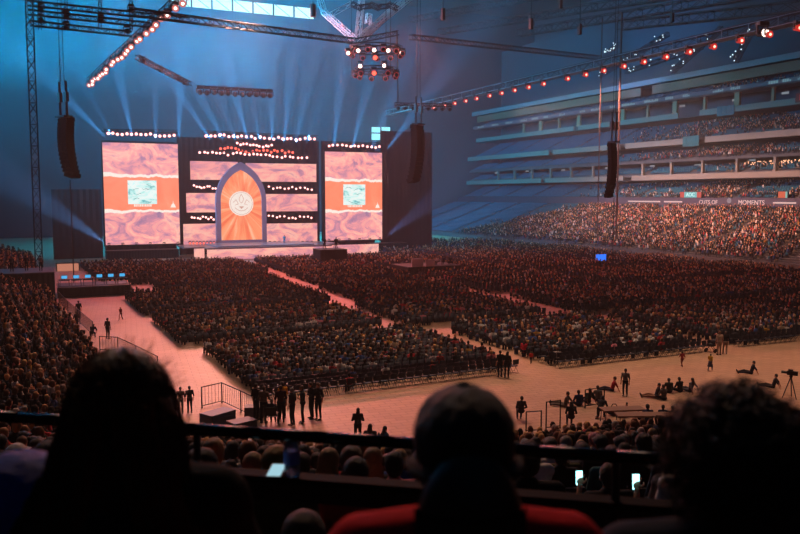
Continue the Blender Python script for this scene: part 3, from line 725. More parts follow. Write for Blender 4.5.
P('walking_girl', 710, 371, -40, (190, 150, 40), BR, 'small child in yellow top running across the open floor', (70, 70, 90), .68)
P('floor_sit', 751, 374, 75, BK, (14, 12, 12), 'person in black sitting alone on open floor leaning back on arms', (30, 30, 36))
P('floor_sit', 773, 388, 60, (40, 40, 48), (14, 12, 12), 'person in charcoal sitting on floor near the tripod, legs stretched left', (60, 50, 44))
P('floor_sit_long', 690, 392, 30, (96, 92, 96), BR, 'long-haired person in grey sitting at the right end of the floor group', (60, 60, 66))
P('floor_cross', 680, 392, 20, BK, (20, 14, 12), 'person in black sitting cross-legged second from the right of floor group', )
P('floor_cross', 669, 393, 0, (50, 56, 48), BR, 'person in dark olive sitting cross-legged in the middle of floor group')
P('floor_sit', 656, 398, 80, (30, 34, 40), (14, 12, 12), 'person in dark slate lying back with bare legs stretched across the floor', (150, 110, 90))
P('floor_cross', 664, 400, 20, (90, 84, 80), BR, 'person in taupe sitting at the near side of the floor group')
P('floor_cross', 598, 401, 0, (120, 116, 108), BR, 'person in pale grey sitting on floor left of the red-shirted sitter')
P('floor_sit_long', 588, 403, 20, (56, 60, 52), BR, 'long-haired person in dark green sitting between blue and pale grey sitters')
P('floor_cross', 579, 406, 10, (26, 50, 96), (20, 14, 12), 'person in blue sitting cross-legged on the floor by the railing')
P('floor_sit', 565, 407, 60, (100, 92, 84), BR, 'person in tan sitting on the floor at the left end by the railing', (110, 100, 90))
P('seated_long', 571, 427, 0, BK, (14, 12, 12), 'long dark-haired person in black at the table behind the railing', z=0)
P('kneel', 600, 418, -30, (34, 38, 40), (14, 12, 12), 'person in dark top crouching beside bags on the floor')
P('floor_cross', 648, 424, 5, (24, 40, 84), (16, 14, 14), 'broad person in navy blue sitting at the tan table edge', sc=1.15)
P('floor_cross', 663, 422, -10, (26, 34, 60), (16, 14, 14), 'person in dark blue sitting right of the navy shirted one')
P('floor_cross', 673, 423, 0, (60, 60, 58), (60, 44, 30), 'person in grey sitting at the far right of the tan table')
P('floor_sit', 625, 412, 80, (110, 30, 30), (14, 12, 12), 'small child in red lying beside a green bag on the floor', sc=.6)
P('seated_bun', 521, 421, 0, (50, 50, 54), (14, 12, 12), 'person in charcoal sitting by the black railing post')
P('standing_long', 358, 444, 0, (30, 26, 26), (16, 12, 10), 'long-haired person standing, leftmost of the three silhouettes on near floor', (24, 22, 24), 1.0)
P('floor_sit_long', 371, 446, -10, BK, (14, 12, 12), 'long-haired person in black sitting in the middle of three silhouettes', sc=1.25)
P('floor_sit_long', 388, 446, -60, BK, (14, 12, 12), 'long-haired person in black sitting, rightmost of the three silhouettes', sc=1.1)
P('standing', 108, 339, -20, (54, 40, 34), (20, 14, 12), 'person in brown standing at the top of the left barricade', (30, 26, 30))
P('walking', 121, 320, 170, (130, 44, 54), BR, 'small child in pink walking alone on the open left floor', (100, 50, 60), .7)
P('standing', 79, 319, 30, BK, (16, 12, 12), 'person in black standing at the near end of the left railing')
P('standing_folded', 77, 331, 60, (40, 26, 30), BR, 'person in dark maroon standing below the railing end', )
P('kneel', 92, 338, 0, BK, (16, 12, 12), 'person in black crouching by the left aisle')
P('standing_folded', 50, 296, 60, (235, 130, 30), (16, 12, 12), 'person in bright orange shirt standing by the equipment tables', (20, 20, 30))
for i, (px, py, c, l) in enumerate(((172, 412, (40, 20, 26), 'dark red top'), (181, 414, BK, 'black hoodie'), (190, 413, (30, 34, 40), 'slate top'))):
    P('standing', px, py, 20 * i - 10, c, (14, 12, 12), 'person in %s standing at the left end of the short ramp railing' % l, sc=.85)
for i, (px, py, k, c, hc, l) in enumerate(((256, 421, 'standing', (30, 24, 26), (14, 12, 12), 'dark brown jacket leftmost of the waiting group'), (265, 424, 'standing_folded', (96, 84, 70), BR, 'tan top second in the waiting group'),
    (280, 424, 'standing', (54, 18, 26), BR, 'maroon top beside the wheelchair'), (284, 421, 'standing_folded', (215, 150, 30), (30, 24, 20), 'mustard yellow top in the waiting group'), (294, 427, 'standing', (44, 46, 50), (120, 116, 110), 'charcoal top in the middle of waiting group'),
    (303, 426, 'standing_folded', (40, 54, 52), BR, 'dark green top in the waiting group'), (311, 423, 'standing_long', (26, 26, 34), BR, 'navy top and long hair right in the waiting group'), (317, 424, 'standing', (34, 30, 30), (90, 60, 40), 'dark top rightmost of the waiting group'))):
    P(k, px + R.uniform(-2, 2), py + R.uniform(-5, 5), -40 + 27 * i, c, hc, 'person in %s' % l, sc=1.12)
P('seated', 272, 424, 0, (36, 40, 60), (110, 106, 100), 'grey-haired person in dark blue sitting in the wheelchair')
P('standing', 500, 377, 20, BK, (14, 12, 12), 'person in black standing at the corner of the near floor block')
P('standing_long', 507, 378, -30, (30, 24, 26), (14, 12, 12), 'long-haired person in dark brown standing at the block corner aisle')
P('seated_long', 524, 358, -30, (190, 40, 60), BR, 'person in bright red sitting at the left edge of middle block')
P('walking', 531, 364, 0, (190, 50, 40), BR, 'small child in red squatting at the corner of middle block', sc=.5)
P('seated_lean', 752, 340, 150, (150, 36, 36), BR, 'person in red sitting at the edge of the right-hand block')
P('seated', 440, 372, 0, (150, 40, 36), (160, 130, 90), 'person in red-orange sitting on the empty chairs of the near block')
# people on the stage camera platforms
def PX(key, p, face, c, hc, label, sc=1.): return person(key, p, face, c, hc, label, None, None, (16, 16, 20), sc)
# ------------------------------------------------------------------ things on the open floor
M_rail = mat('rail_black', (18, 18, 20), .5, .3)
def railing(name, pts, z, h, label, step=.22, bars=True, cat='railing'):
    e = empty(name, (0, 0, 0), 0, label, cat); pts = [Vector((p[0], p[1], z)) for p in pts]; mb = MB(); b2 = MB()
    for a, b in zip(pts[:-1], pts[1:]):
        mb.tube(a + Vector((0, 0, h)), b + Vector((0, 0, h)), .03); mb.tube(a + Vector((0, 0, .12)), b + Vector((0, 0, .12)), .025)
        n = max(1, int((b - a).length / step))
        for i in range(1, n): p = a.lerp(b, i / n); b2.tube(p + Vector((0, 0, .12)), p + Vector((0, 0, h)), .012, n=4)
    mb.build('rail_frame', M_rail, e)
    if bars: b2.build('bars', M_rail, e)
    for p in pts: q = MB(); q.tube(p, p + Vector((0, 0, h + .03)), .035); q.lathe([(.07, 0), (.07, .02)], (p.x, p.y, p.z), 8); q.build('post', M_rail, e)
    return e
def fr(*pp, z=0.): return [onz(a, b, z) for a, b in pp]
railing('barricade', fr((59, 303), (68, 313), (80, 324), (93, 336)), 0., 1.2, 'long black barricade beside the upper left crowd')
railing('barricade', fr((100, 351), (118, 352), (136, 361), (158, 373)), 0., 1.1, 'black barricade sloping beside the left floor below the lone walker')
railing('ramp_railing', fr((202, 408), (222, 403), (241, 412), (262, 423)), 0., 1.15, 'black barred ramp railing beside the waiting group')
railing('ramp_railing', fr((526, 433), (541, 432)), 0., 1.05, 'short black stair railing beside the charcoal sitter', bars=False)
railing('ramp_railing', fr((546, 430), (560, 428)), 0., 1.4, 'tall black stair railing left of the table', bars=False)
railing('ramp_railing', fr((585, 408), (604, 405)), 0., 1.0, 'thin black railing between the floor sitters', bars=False)
def table(loc, rz, w, d, h, m, name, label, cat='table', z=0):
    e = empty(name, (loc[0], loc[1], z), rz, label, cat); mb = MB(); mb.box((-w / 2, -d / 2, h - .04), (w / 2, d / 2, h)); mb.box((-w / 2 + .03, -d / 2 + .03, h - .09), (w / 2 - .03, d / 2 - .03, h - .04)); mb.build('tabletop', m, e)
    for sx in (-1, 1):
        for sy in (-1, 1): mb = MB(); mb.tube((sx * (w / 2 - .08), sy * (d / 2 - .06), 0), (sx * (w / 2 - .12), sy * (d / 2 - .08), h - .06), .02); mb.build('leg', M_leg, e)
    return e
M_tan = mat('table_tan', (120, 88, 62), .6)
p = onz(652, 428); table(p, -.42, 3.6, .75, .72, M_tan, 'folding_table', 'long tan folding table behind the navy blue sitters')
p = onz(622, 422); table(p, -.3, 2.2, .75, .72, M_tan, 'folding_table', 'short tan folding table left of the navy blue sitters')
def bag(px, py, c, label, s=1., z=0.):
    p = onz(px, py, z); e = empty('bag', (p.x, p.y, z), R.random() * 3, label, 'bag'); m = mat('bag_%d_%d_%d' % c, c, .9, var=.15)
    mb = MB(); mb.ell((0, 0, .16 * s), (.3 * s, .17 * s, .17 * s), 12, 8); me = mb.build('bag_body', m, e, True)
    mb = MB(); mb.path([(-.12 * s, 0, .3 * s), (-.06 * s, 0, .42 * s), (.06 * s, 0, .42 * s), (.12 * s, 0, .3 * s)], .015 * s); mb.build('strap', M_rail, e); return e
bag(614, 415, (16, 34, 26), 'dark green duffel bag on the near floor', 1.4); bag(622, 417, (30, 110, 100), 'teal bag lying beside the duffel', 1.1); bag(555, 432, (30, 120, 160), 'cyan bag behind the short stair railing', .9)
def wheelchair(px, py):
    p = onz(px, py); e = empty('wheelchair', (p.x, p.y, 0), -YAW, 'wheelchair of the grey-haired person in the waiting group', 'wheelchair')
    for s in (-.32, .32):
        mb = MB(); n = 20; pts = [(s, .3 * math.cos(2 * PI * i / n), .31 + .3 * math.sin(2 * PI * i / n)) for i in range(n + 1)]; mb.path(pts, .02, 5)
        for i in range(0, n, 3): mb.tube((s, 0, .31), pts[i], .005, n=4)
        mb.build('wheel', M_leg, e)
        mb = MB(); mb.path([(s * .85, -.25, .95), (s * .85, -.22, .45), (s * .85, .3, .44), (s * .85, .45, .1)], .018); mb.build('frame', M_steel, e)
    mb = MB(); mb.box((-.26, -.24, .42), (.26, .24, .45)); mb.build('seat', M_black, e); mb = MB(); mb.box((-.26, -.27, .5), (.26, -.24, .92)); mb.build('backrest', M_black, e)
wheelchair(272, 424)
# stroller
p = onz(711, 352); e = empty('stroller', (p.x, p.y, 0), .6, 'dark baby stroller beside the beige-topped adult', 'stroller')
for sx, sy in ((-.24, -.3), (.24, -.3), (-.24, .35), (.24, .35)):
    mb = MB(); mb.tube((sx - .02, sy, .12), (sx + .02, sy, .12), .12, n=14); mb.build('wheel', M_black, e)
mb = MB(); mb.path([(-.24, .35, .12), (-.24, -.1, .65), (-.24, -.5, 1.02), (.24, -.5, 1.02), (.24, -.1, .65), (.24, .35, .12)], .018); mb.path([(-.24, -.3, .12), (-.24, .1, .6)], .018); mb.path([(.24, -.3, .12), (.24, .1, .6)], .018); mb.build('frame', M_leg, e)
mb = MB(); mb.ell((0, 0, .55), (.24, .36, .16), 12, 8); mb.build('seat', M_black, e, True); mb = MB(); mb.ell((0, -.18, .8), (.25, .25, .2), 12, 8); mb.build('canopy', mat('stroller_canopy', (30, 34, 46), .8), e, True)
# tripod with camera at the right edge
def tripod(p, rz, label, h=1.25):
    e = empty('camera_tripod', p, rz, label, 'tripod')
    for a in (0, 120, 240):
        mb = MB(); mb.tube((0, 0, h), (.42 * math.cos(math.radians(a)), .42 * math.sin(math.radians(a)), 0), .035, .025); mb.build('leg', M_rail, e)
    mb = MB(); mb.lathe([(.08, h - .05), (.1, h), (.06, h + .08)], n=10); mb.build('tripod_head', M_rail, e)
    mb = MB(); mb.box((-.09, -.35, h + .08), (.09, .2, h + .32)); mb.tube((0, .2, h + .2), (0, .5, h + .2), .07, .085, 12); mb.box((-.03, -.1, h + .32), (.03, .15, h + .4)); mb.build('video_camera', M_black, e)
p = onz(790, 398); tripod((p.x, p.y, 0), .5, 'black tripod with video camera on the near floor by charcoal sitter')
# road cases on the near left ramp
def case(p, rz, w, d, h, c, label, z=0.):
    e = empty('road_case', (p.x, p.y, z), rz, label, 'case'); mb = MB(); mb.box((-w / 2, -d / 2, .1), (w / 2, d / 2, h * .68)); mb.build('case_body', mat('case_%d' % c[2], c, .6, var=.1), e)
    mb = MB(); mb.box((-w / 2 - .01, -d / 2 - .01, h * .7), (w / 2 + .01, d / 2 + .01, h)); mb.build('lid', mat('case_%d' % c[2], c, .6), e)
    mb = MB(); 
    for s in (-1, 1):
        for t in (-1, 1): mb.box((s * w / 2 - .02, t * d / 2 - .02, .1), (s * w / 2 + .02, t * d / 2 + .02, h))
    mb.build('edging', M_leg, e)
    for s in (-1, 1):
        for t in (-1, 1): q = MB(); q.tube((s * (w / 2 - .1), t * (d / 2 - .1) - .02, .05), (s * (w / 2 - .1), t * (d / 2 - .1) + .02, .05), .05, n=10); q.build('caster', M_black, e)
case(onz(218, 425), .5, 1.5, .9, .7, (70, 96, 130), 'pale blue case lying behind the ramp railing'); case(onz(242, 430), .3, 1.2, .8, .5, (40, 50, 66), 'dark blue case right of the pale blue one'); case(onz(255, 417), -.3, 1., .7, .6, (110, 110, 116), 'grey case beside the leftmost waiting person')
# ------------------------------------------------------------------ upper left: camera platform, equipment desks
def deckbox(name, x0, x1, y0, y1, h, m, label, cat, skirt=None):
    e = empty(name, ((x0 + x1) / 2, (y0 + y1) / 2, 0), 0, label, cat); w, d = (x1 - x0) / 2, (y1 - y0) / 2
    mb = MB(); mb.box((-w, -d, h - .12), (w, d, h)); mb.build('deck', M_black, e)
    mb = MB(); n = int(w * 2 / .25); P_ = [(-w + 2 * w * i / n, -d + .06 + .04 * (i % 2), 0) for i in range(n + 1)]; q = []
    for a, b in zip(P_[:-1], P_[1:]): q.append(a)
    V = [(x, y, z) for z in (0, h - .12) for x, y, _ in P_]; mb.add(V, [(i, i + 1, n + 2 + i, n + 1 + i) for i in range(n)]); mb.box((-w + .05, -d + .15, 0), (w - .05, d - .05, h - .12)); mb.build('skirt', m, e)
    return e
DK = deckbox('equipment_riser', 1.8, 9.6, 94.5, 99.5, 1.15, M_drape, 'low black-skirted riser of equipment desks by the upper left floor', 'riser')
DK2 = deckbox('camera_platform', -5.2, 1.5, 90.5, 97, 3.3, M_drape, 'tall dark camera platform at the far left above the crowd', 'platform')
M_scr = mat('laptop_blue', (20, 20, 30), em=(60, 150, 200), es=1.5)
for i in range(6):
    x = 2.6 + i * 1.25; t = table((x, 96.2), 0, 1.15, .7, .7, M_black, 'equipment_desk', 'black equipment desk on the low riser, %s along from the camera platform' % ORD[i], z=1.15)
    e = empty('monitor', (x, 96.2, 1.85), 0, 'blue glowing monitor on the %s equipment desk' % ORD[i], 'monitor'); mb = MB(); mb.box((-.33, .1, .1), (.33, .14, .5)); mb.build('bezel', M_black, e); mb = MB(); mb.box((-.3, .07, .13), (.3, .098, .47)); mb.build('screen', M_scr, e); mb = MB(); mb.tube((0, .12, 0), (0, .12, .12), .03); mb.lathe([(.12, 0), (.12, .02)], (0, .12, 0), 10); mb.build('stand', M_black, e)
railing('riser_railing', [(1.9, 94.6), (5.5, 94.6), (9.5, 94.6)], 1.15, .9, 'thin black railing along the front of the equipment riser', step=1.2)
for i, (x, y, c, l) in enumerate(((-4., 93, BK, 'black'), (-2.6, 92.4, (60, 60, 66), 'grey'), (-1.2, 93.2, (30, 34, 50), 'navy'), (.2, 92.3, (150, 140, 130), 'pale'))):
    PX('standing', (x, y, 3.3), -.4 + .2 * i, c, (20, 16, 14), 'crew member in %s shirt standing on the tall camera platform' % l)
pa = onY(57, 264, 128); pb = onY(79, 277, 128); mb = MB(); mb.box((pa.x, 128, pb.z), (pb.x, 128.2, pa.z)); 
e = mb.build('side_screen', mat('side_panel', (20, 20, 20), em=(215, 140, 115), es=.75)); tag(e, 'small peach lit panel behind the equipment desks', 'screen')
mb = MB(); mb.box((pa.x - .15, 127.95, 0), (pa.x, 128.25, pa.z + .15)); mb.box((pb.x, 127.95, 0), (pb.x + .15, 128.25, pa.z + .15)); mb.box((pa.x, 127.95, pa.z), (pb.x, 128.25, pa.z + .15)); mb.box((pa.x, 127.95, 0), (pb.x, 128.25, pb.z)); mb.build('frame', M_black, e)
# middle of the floor: two camera risers
DK3 = deckbox('camera_riser', 41.2, 45.8, 118.6, 122.6, 2.7, M_drape, 'tall black camera riser in the crowd in front of the stage', 'riser')
PX('standing_folded', (42.4, 120, 2.7), .1, BK, (14, 12, 12), 'camera operator in black, left of two on the stage-front riser', 1.1); PX('standing', (44.4, 120, 2.7), -.2, BK, (14, 12, 12), 'camera operator in black, right of two on the stage-front riser', 1.1)
tripod((42.6, 120.9, 2.7), 0, 'camera tripod of the left operator on the stage-front riser', 1.2); tripod((44.6, 120.9, 2.7), 0, 'camera tripod of the right operator on the stage-front riser', 1.2)
DK4 = deckbox('mixing_riser', 47.5, 56, 99, 105, 1.3, M_drape, 'low dark control riser with white boards amid the floor crowd', 'riser')
mb = MB(); mb.box((48, 98.9, 1.3), (49.8, 99., 2.5)); tag(mb.build('notice_board', mat('board_white', (225, 220, 220), .6)), 'white board at the left end of the control riser', 'board')
mb = MB(); mb.box((50.2, 98.9, 1.3), (51.6, 99., 2.3)); tag(mb.build('notice_board', mat('board_white', (225, 220, 220), .6)), 'smaller white board beside the first on the control riser', 'board')
for i in range(4):
    table((52.4 + i * .95, 101), 0, .9, .8, .75, M_black, 'control_desk', 'black control desk on the floor riser, %s from the white boards' % ORD[i], 'desk', z=1.3)
for i in range(3): PX('seated', (52.6 + i * 1.1, 100, 1.3), 0, pick(SHIRTS)[1], (20, 16, 14), 'crew member seated at the control riser, %s from the white boards' % ORD[i])
p = onz(601, 266, .0); mb = MB(); mb.box((p.x - 1., p.y, .8), (p.x + 1., p.y + .1, 1.9)); o = mb.build('blue_screen', mat('blue_glow', (10, 20, 60), em=(40, 110, 235), es=1.4)); tag(o, 'small bright blue screen at the foot of the lower far stand', 'screen'); mb = MB(); mb.box((p.x - .6, p.y + .1, 0), (p.x - .5, p.y + .16, 1.5)); mb.box((p.x + .5, p.y + .1, 0), (p.x + .6, p.y + .16, 1.5)); mb.build('stand', M_black, o)
# ------------------------------------------------------------------ the stage
def led_mat(name, cols, sc=(.25, 1, .5), es=1., seed=0., dist=1.5):
    m = bpy.data.materials.new(name); m.use_nodes = True; nt = m.node_tree; N = nt.nodes; L = nt.links; b = N['Principled BSDF']
    b.inputs['Base Color'].default_value = (.02, .02, .02, 1); b.inputs['Roughness'].default_value = .5
    tc = N.new('ShaderNodeTexCoord'); mp = N.new('ShaderNodeMapping'); mp.inputs['Scale'].default_value = sc; mp.inputs['Location'].default_value = (seed, seed * 2, seed); mp.inputs['Rotation'].default_value = (0, .5, 0)
    L.new(tc.outputs['Object'], mp.inputs['Vector'])
    no = N.new('ShaderNodeTexNoise'); no.inputs['Scale'].default_value = 1; no.inputs['Detail'].default_value = 6; no.inputs['Roughness'].default_value = .62; no.inputs['Distortion'].default_value = dist; L.new(mp.outputs['Vector'], no.inputs['Vector'])
    cr = N.new('ShaderNodeValToRGB'); L.new(no.outputs['Fac'], cr.inputs['Fac']); e = cr.color_ramp
    while len(e.elements) < len(cols): e.elements.new(.5)
    for i, (c, p) in enumerate(cols): e.elements[i].position = p; e.elements[i].color = lin(c)
    L.new(cr.outputs['Color'], b.inputs['Emission Color']); b.inputs['Emission Strength'].default_value = es
    return m
ROCK = [((140, 108, 140), .30), ((196, 128, 146), .42), ((232, 150, 146), .50), ((242, 178, 160), .58), ((200, 138, 148), .68), ((245, 192, 176), .8)]
M_led = led_mat('led_desert', ROCK, (.2, 1, .34), 1.3)
M_led2 = led_mat('led_desert_b', ROCK, (.14, 1, .3), 1.2, 7.)
M_or = led_mat('led_orange', [((236, 122, 88), .3), ((242, 134, 100), .6), ((248, 148, 114), .8)], (.2, 1, .2), 1.3)
M_wh = mat('led_white', (20, 20, 20), em=(255, 240, 228), es=1.05)
M_pic = led_mat('led_picture', [((90, 180, 185), .36), ((180, 232, 228), .42), ((228, 248, 244), .5), ((236, 250, 246), .6), ((150, 215, 212), .66), ((215, 245, 240), .72)], (.3, 1, .6), 1.1, 3., 1.)
def big_screen(x0, x1, z0, z1, Y, label):
    e = empty('led_screen', ((x0 + x1) / 2, Y, z0), 0, label, 'screen'); w = (x1 - x0) / 2; h = z1 - z0
    mb = MB(); mb.box((-w, 0, 0), (w, .25, h)); mb.build('display', M_led, e)
    mb = MB()
    for a, b in (((-w - .25, -.05, -.25), (-w, .4, h + .25)), ((w, -.05, -.25), (w + .25, .4, h + .25)), ((-w, -.05, -.25), (w, .4, 0)), ((-w, -.05, h), (w, .4, h + .25))): mb.box(a, b)
    mb.build('frame', M_black, e)
    # torn-edged orange banner across the middle
    zb, zt = h * .345, h * .665; n = 40
    def edge(z, s, amp): return [(-w + 2 * w * i / n, z + amp * pnoise(Vector((i * .16, s, 0))) + .5 * amp * pnoise(Vector((i * .7, s, 3)))) for i in range(n + 1)]
    lo, hi = edge(zb, 1.3, .35), edge(zt, 5.1, .35)
    def strip(a, b, y, name, m, par=e):
        mb = MB(); V = [(x, y, z) for x, z in a] + [(x, y, z) for x, z in b]; k = len(a); mb.add(V, [(i, i + 1, k + i + 1, k + i) for i in range(k - 1)]); return mb.build(name, m, par)
    strip([(x, z - .42 - .35 * abs(x / w) ** 2 * (x < 0)) for x, z in lo], [(x, z + .5 + .35 * abs(x / w) ** 2 * (x < 0)) for x, z in hi], -.012, 'torn_border', M_wh)
    bn = strip(lo, hi, -.024, 'banner_graphic', M_or)
    s = w / 6.6
    mb = MB(); mb.box((-2.5 * s, -.05, h * .40), (2.6 * s, -.03, h * .635)); mb.build('picture', M_pic, e)
    # soft line drawing over the picture
    M_line = mat('led_line', (20, 20, 20), em=(50, 130, 140), es=.8)
    mb = MB()
    for k in range(7):
        a = R.uniform(-2.1, 1.2) * s; z = h * R.uniform(.42, .61); mb.path([(a + t * .34, -.06, z + .4 * math.sin(t * .9 + k) * .5) for t in range(R.randint(3, 5))], .045, 4)
    mb.build('line_drawing', M_line, e)
    mb = MB(); x = -1.5 * s
    while x < 1.7 * s: wd = R.uniform(.12, .3) * s; mb.box((x, -.05, h * .375), (x + wd, -.03, h * .375 + .42)); x += wd + .09
    mb.build('caption', M_wh, e)
    mb = MB(); cx = 5.5 * s; mb.prism([(cx - .5, -.05, h * .365), (cx + .5, -.05, h * .365), (cx + .3, -.05, h * .365 + .55), (cx + .1, -.05, h * .365 + .7), (cx, -.05, h * .365 + 1.3), (cx - .1, -.05, h * .365 + .7), (cx - .3, -.05, h * .365 + .55)], (0, .02, 0)); mb.build('emblem', M_wh, e)
    return e
big_screen(11.15, 24.3, 2.45, 20.9, 150, 'tall left stage screen with orange banner and cyan picture')
big_screen(53.2, 65.8, 2.25, 20.25, 150, 'tall right stage screen with orange banner and cyan picture')
def led_strip(pa, pb, lab, bow=.8, Y=151.5):
    a = onY(pa[0], pa[1], Y); b = onY(pb[0], pb[1], Y); mb = MB(); n = 16; V = []; z1, z0 = a.z, b.z
    for z in (z0, z1):
        for y in (0, .3):
            for i in range(n + 1): x = a.x + (b.x - a.x) * i / n; V.append((x, Y + y - bow * ((x - 36) / 15) ** 2, z))
    k = n + 1; Fs = []
    for i in range(n): Fs += [(i, i + 1, 2 * k + i + 1, 2 * k + i), (k + i, 3 * k + i, 3 * k + i + 1, k + i + 1), (i, k + i, k + i + 1, i + 1), (2 * k + i, 2 * k + i + 1, 3 * k + i + 1, 3 * k + i)]
    mb.add(V, Fs); o = mb.build('led_band', M_led2); tag(o, lab, 'screen')
led_strip((190, 161), (238, 180), 'top left desert-image LED band beside the arch'); led_strip((186, 193), (238, 212), 'middle left desert-image LED band beside the arch'); led_strip((183, 224), (238, 244), 'bottom left desert-image LED band beside the arch')
led_strip((246, 163), (315, 182), 'top right desert-image LED band beside the arch'); led_strip((246, 194), (316, 211), 'middle right desert-image LED band beside the arch'); led_strip((246, 224), (316, 243), 'bottom right desert-image LED band beside the arch')
# arch
def lancet(cx, w, z0, zs, za, n=14):
    """half width w, base z0, spring zs, apex za"""
    h = za - zs; pts = [(cx - w, z0), (cx - w, zs)]
    c_ = (h * h - w * w) / (2 * w); a1 = math.atan2(h, c_)
    for i in range(1, n + 1): t = a1 * i / n; pts.append((cx + c_ - (c_ + w) * math.cos(t), zs + (c_ + w) * math.sin(t)))
    m_ = [(2 * cx - x, z) for x, z in pts[::-1]]
    return pts + m_[1:]
A = onY(217, 242, 149); B_ = onY(267, 242, 149); AP = onY(242, 162, 149); cxA = (A.x + B_.x) / 2; wA = (B_.x - A.x) / 2; zsp = onY(217, 201, 149).z; z0A = 2.35
e = empty('stage_arch', (cxA, 149, z0A), 0, 'tall pointed arch with grey frame and glowing orange panel at centre stage', 'arch')
out = lancet(0, wA, 0, zsp - z0A, AP.z - z0A); inn = lancet(0, wA * .82, .5, zsp - z0A, AP.z - z0A - 1.5)
mb = MB(); k = len(out); V = [(x, y, z) for y in (0, 1.) for x, z in out] + [(x, y, z) for y in (0, 1.) for x, z in inn]; Fs = []
for i in range(k - 1):
    Fs += [(i, i + 1, 2 * k + i + 1, 2 * k + i), (k + i, 3 * k + i, 3 * k + i + 1, k + i + 1), (i, k + i, k + i + 1, i + 1), (2 * k + i, 2 * k + i + 1, 3 * k + i + 1, 3 * k + i)]
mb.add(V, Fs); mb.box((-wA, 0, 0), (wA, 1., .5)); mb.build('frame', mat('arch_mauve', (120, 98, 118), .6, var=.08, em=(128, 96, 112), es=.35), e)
def arch_mat():
    m = led_mat('led_arch', [((214, 84, 52), .25), ((238, 118, 78), .42), ((248, 150, 104), .55), ((252, 184, 150), .7)], (1, 1, 1), 1.15)
    nt = m.node_tree; N = nt.nodes; L = nt.links; no = [n for n in N if n.type == 'TEX_NOISE'][0]; tc = [n for n in N if n.type == 'TEX_COORD'][0]
    sx = N.new('ShaderNodeSeparateXYZ'); L.new(tc.outputs['Object'], sx.inputs[0]); su = N.new('ShaderNodeMath'); su.operation = 'SUBTRACT'; L.new(sx.outputs['Z'], su.inputs[0]); su.inputs[1].default_value = 7.
    at = N.new('ShaderNodeMath'); at.operation = 'ARCTAN2'; L.new(su.outputs[0], at.inputs[0]); L.new(sx.outputs['X'], at.inputs[1])
    cb = N.new('ShaderNodeCombineXYZ'); L.new(at.outputs[0], cb.inputs['X']); ln = N.new('ShaderNodeVectorMath'); ln.operation = 'LENGTH'; L.new(tc.outputs['Object'], ln.inputs[0])
    ml = N.new('ShaderNodeMath'); ml.operation = 'MULTIPLY'; L.new(ln.outputs['Value'], ml.inputs[0]); ml.inputs[1].default_value = .12; L.new(ml.outputs[0], cb.inputs['Y'])
    sc = N.new('ShaderNodeVectorMath'); sc.operation = 'MULTIPLY'; L.new(cb.outputs[0], sc.inputs[0]); sc.inputs[1].default_value = (5, 1.5, 1); L.new(sc.outputs[0], no.inputs['Vector']); no.inputs['Distortion'].default_value = .4
    return m
mb = MB(); mb.prism([(x, .35, z) for x, z in inn], (0, .15, 0)); mb.build('panel', arch_mat(), e)
ce = onY(242, 203.5, 149.3); cz = ce.z - z0A; re = 2.35
mb = MB(); mb.prism([(re * math.cos(2 * PI * i / 40), .2, cz + re * math.sin(2 * PI * i / 40)) for i in range(40)], (0, .14, 0)); em = mb.build('emblem', mat('emblem_white', (20, 20, 20), em=(250, 236, 226), es=1.0), e)
M_eml = mat('emblem_line', (20, 20, 20), em=(225, 170, 150), es=.9); mb = MB()
def arc(cx, cz_, r, a0, a1, n=12): return [(cx + r * math.cos(math.radians(a0 + (a1 - a0) * i / n)), .17, cz_ + r * math.sin(math.radians(a0 + (a1 - a0) * i / n))) for i in range(n + 1)]
mb.path(arc(0, cz, re * .9, 0, 360, 36), .05, 4); mb.path(arc(0, cz + .1, 1.5, 215, 325), .07, 4)
for s in (-1, 1): mb.path([(0, .17, cz + 1.8), (s * .45, .17, cz + .9), (s * .25, .17, cz + .3), (0, .17, cz + .1)], .06, 4); mb.path([(s * 1.6, .17, cz + .2), (s * 1.0, .17, cz + .75), (s * .6, .17, cz - .1), (s * 1.2, .17, cz - .3)], .06, 4)
mb.prism([(-.5, .12, cz - .55), (.5, .12, cz - .55), (0, .12, cz - 1.05)], (0, .05, 0)); mb.build('line_drawing', M_eml, em)
# decks and front
e = empty('stage', (38, 146, 0), 0, 'wide white stage with pink lit front below the arch', 'stage')
mb = MB(); mb.box((-14.5, -5, 1.95), (14.8, 3.8, 2.2)); mb.box((-11, -8.5, 1.95), (12, -5, 2.2)); mb.build('deck', mat('stage_deck', (120, 100, 104), .3), e)
mb = MB(); mb.box((-12.8, -5.2, .1), (-11, -5., 1.95)); mb.box((-11.2, -8.7, .1), (12.2, -8.5, 1.95)); mb.box((12, -5.2, .1), (23, -5., 1.9)); mb.build('front_panel', M_led2, e)
mb = MB(); mb.box((-9, -7., 2.2), (9, 3, 2.38)); mb.build('step', mat('stage_step', (150, 140, 150), .3), e)
person('standing', (cxA + 6.6, 143, 2.2), PI - .3, (60, 170, 210), BR, 'performer in light blue standing on the stage right of the arch', trousers=(60, 150, 190))
for x0, x1, lab in ((11, 23.5, 'low black riser in front of the left stage screen'), (62, 70, 'low black riser in front of the right stage screen')):
    deckbox('stage_riser', x0, x1, 146.5, 149.5, 1.6, M_drape, lab, 'riser')
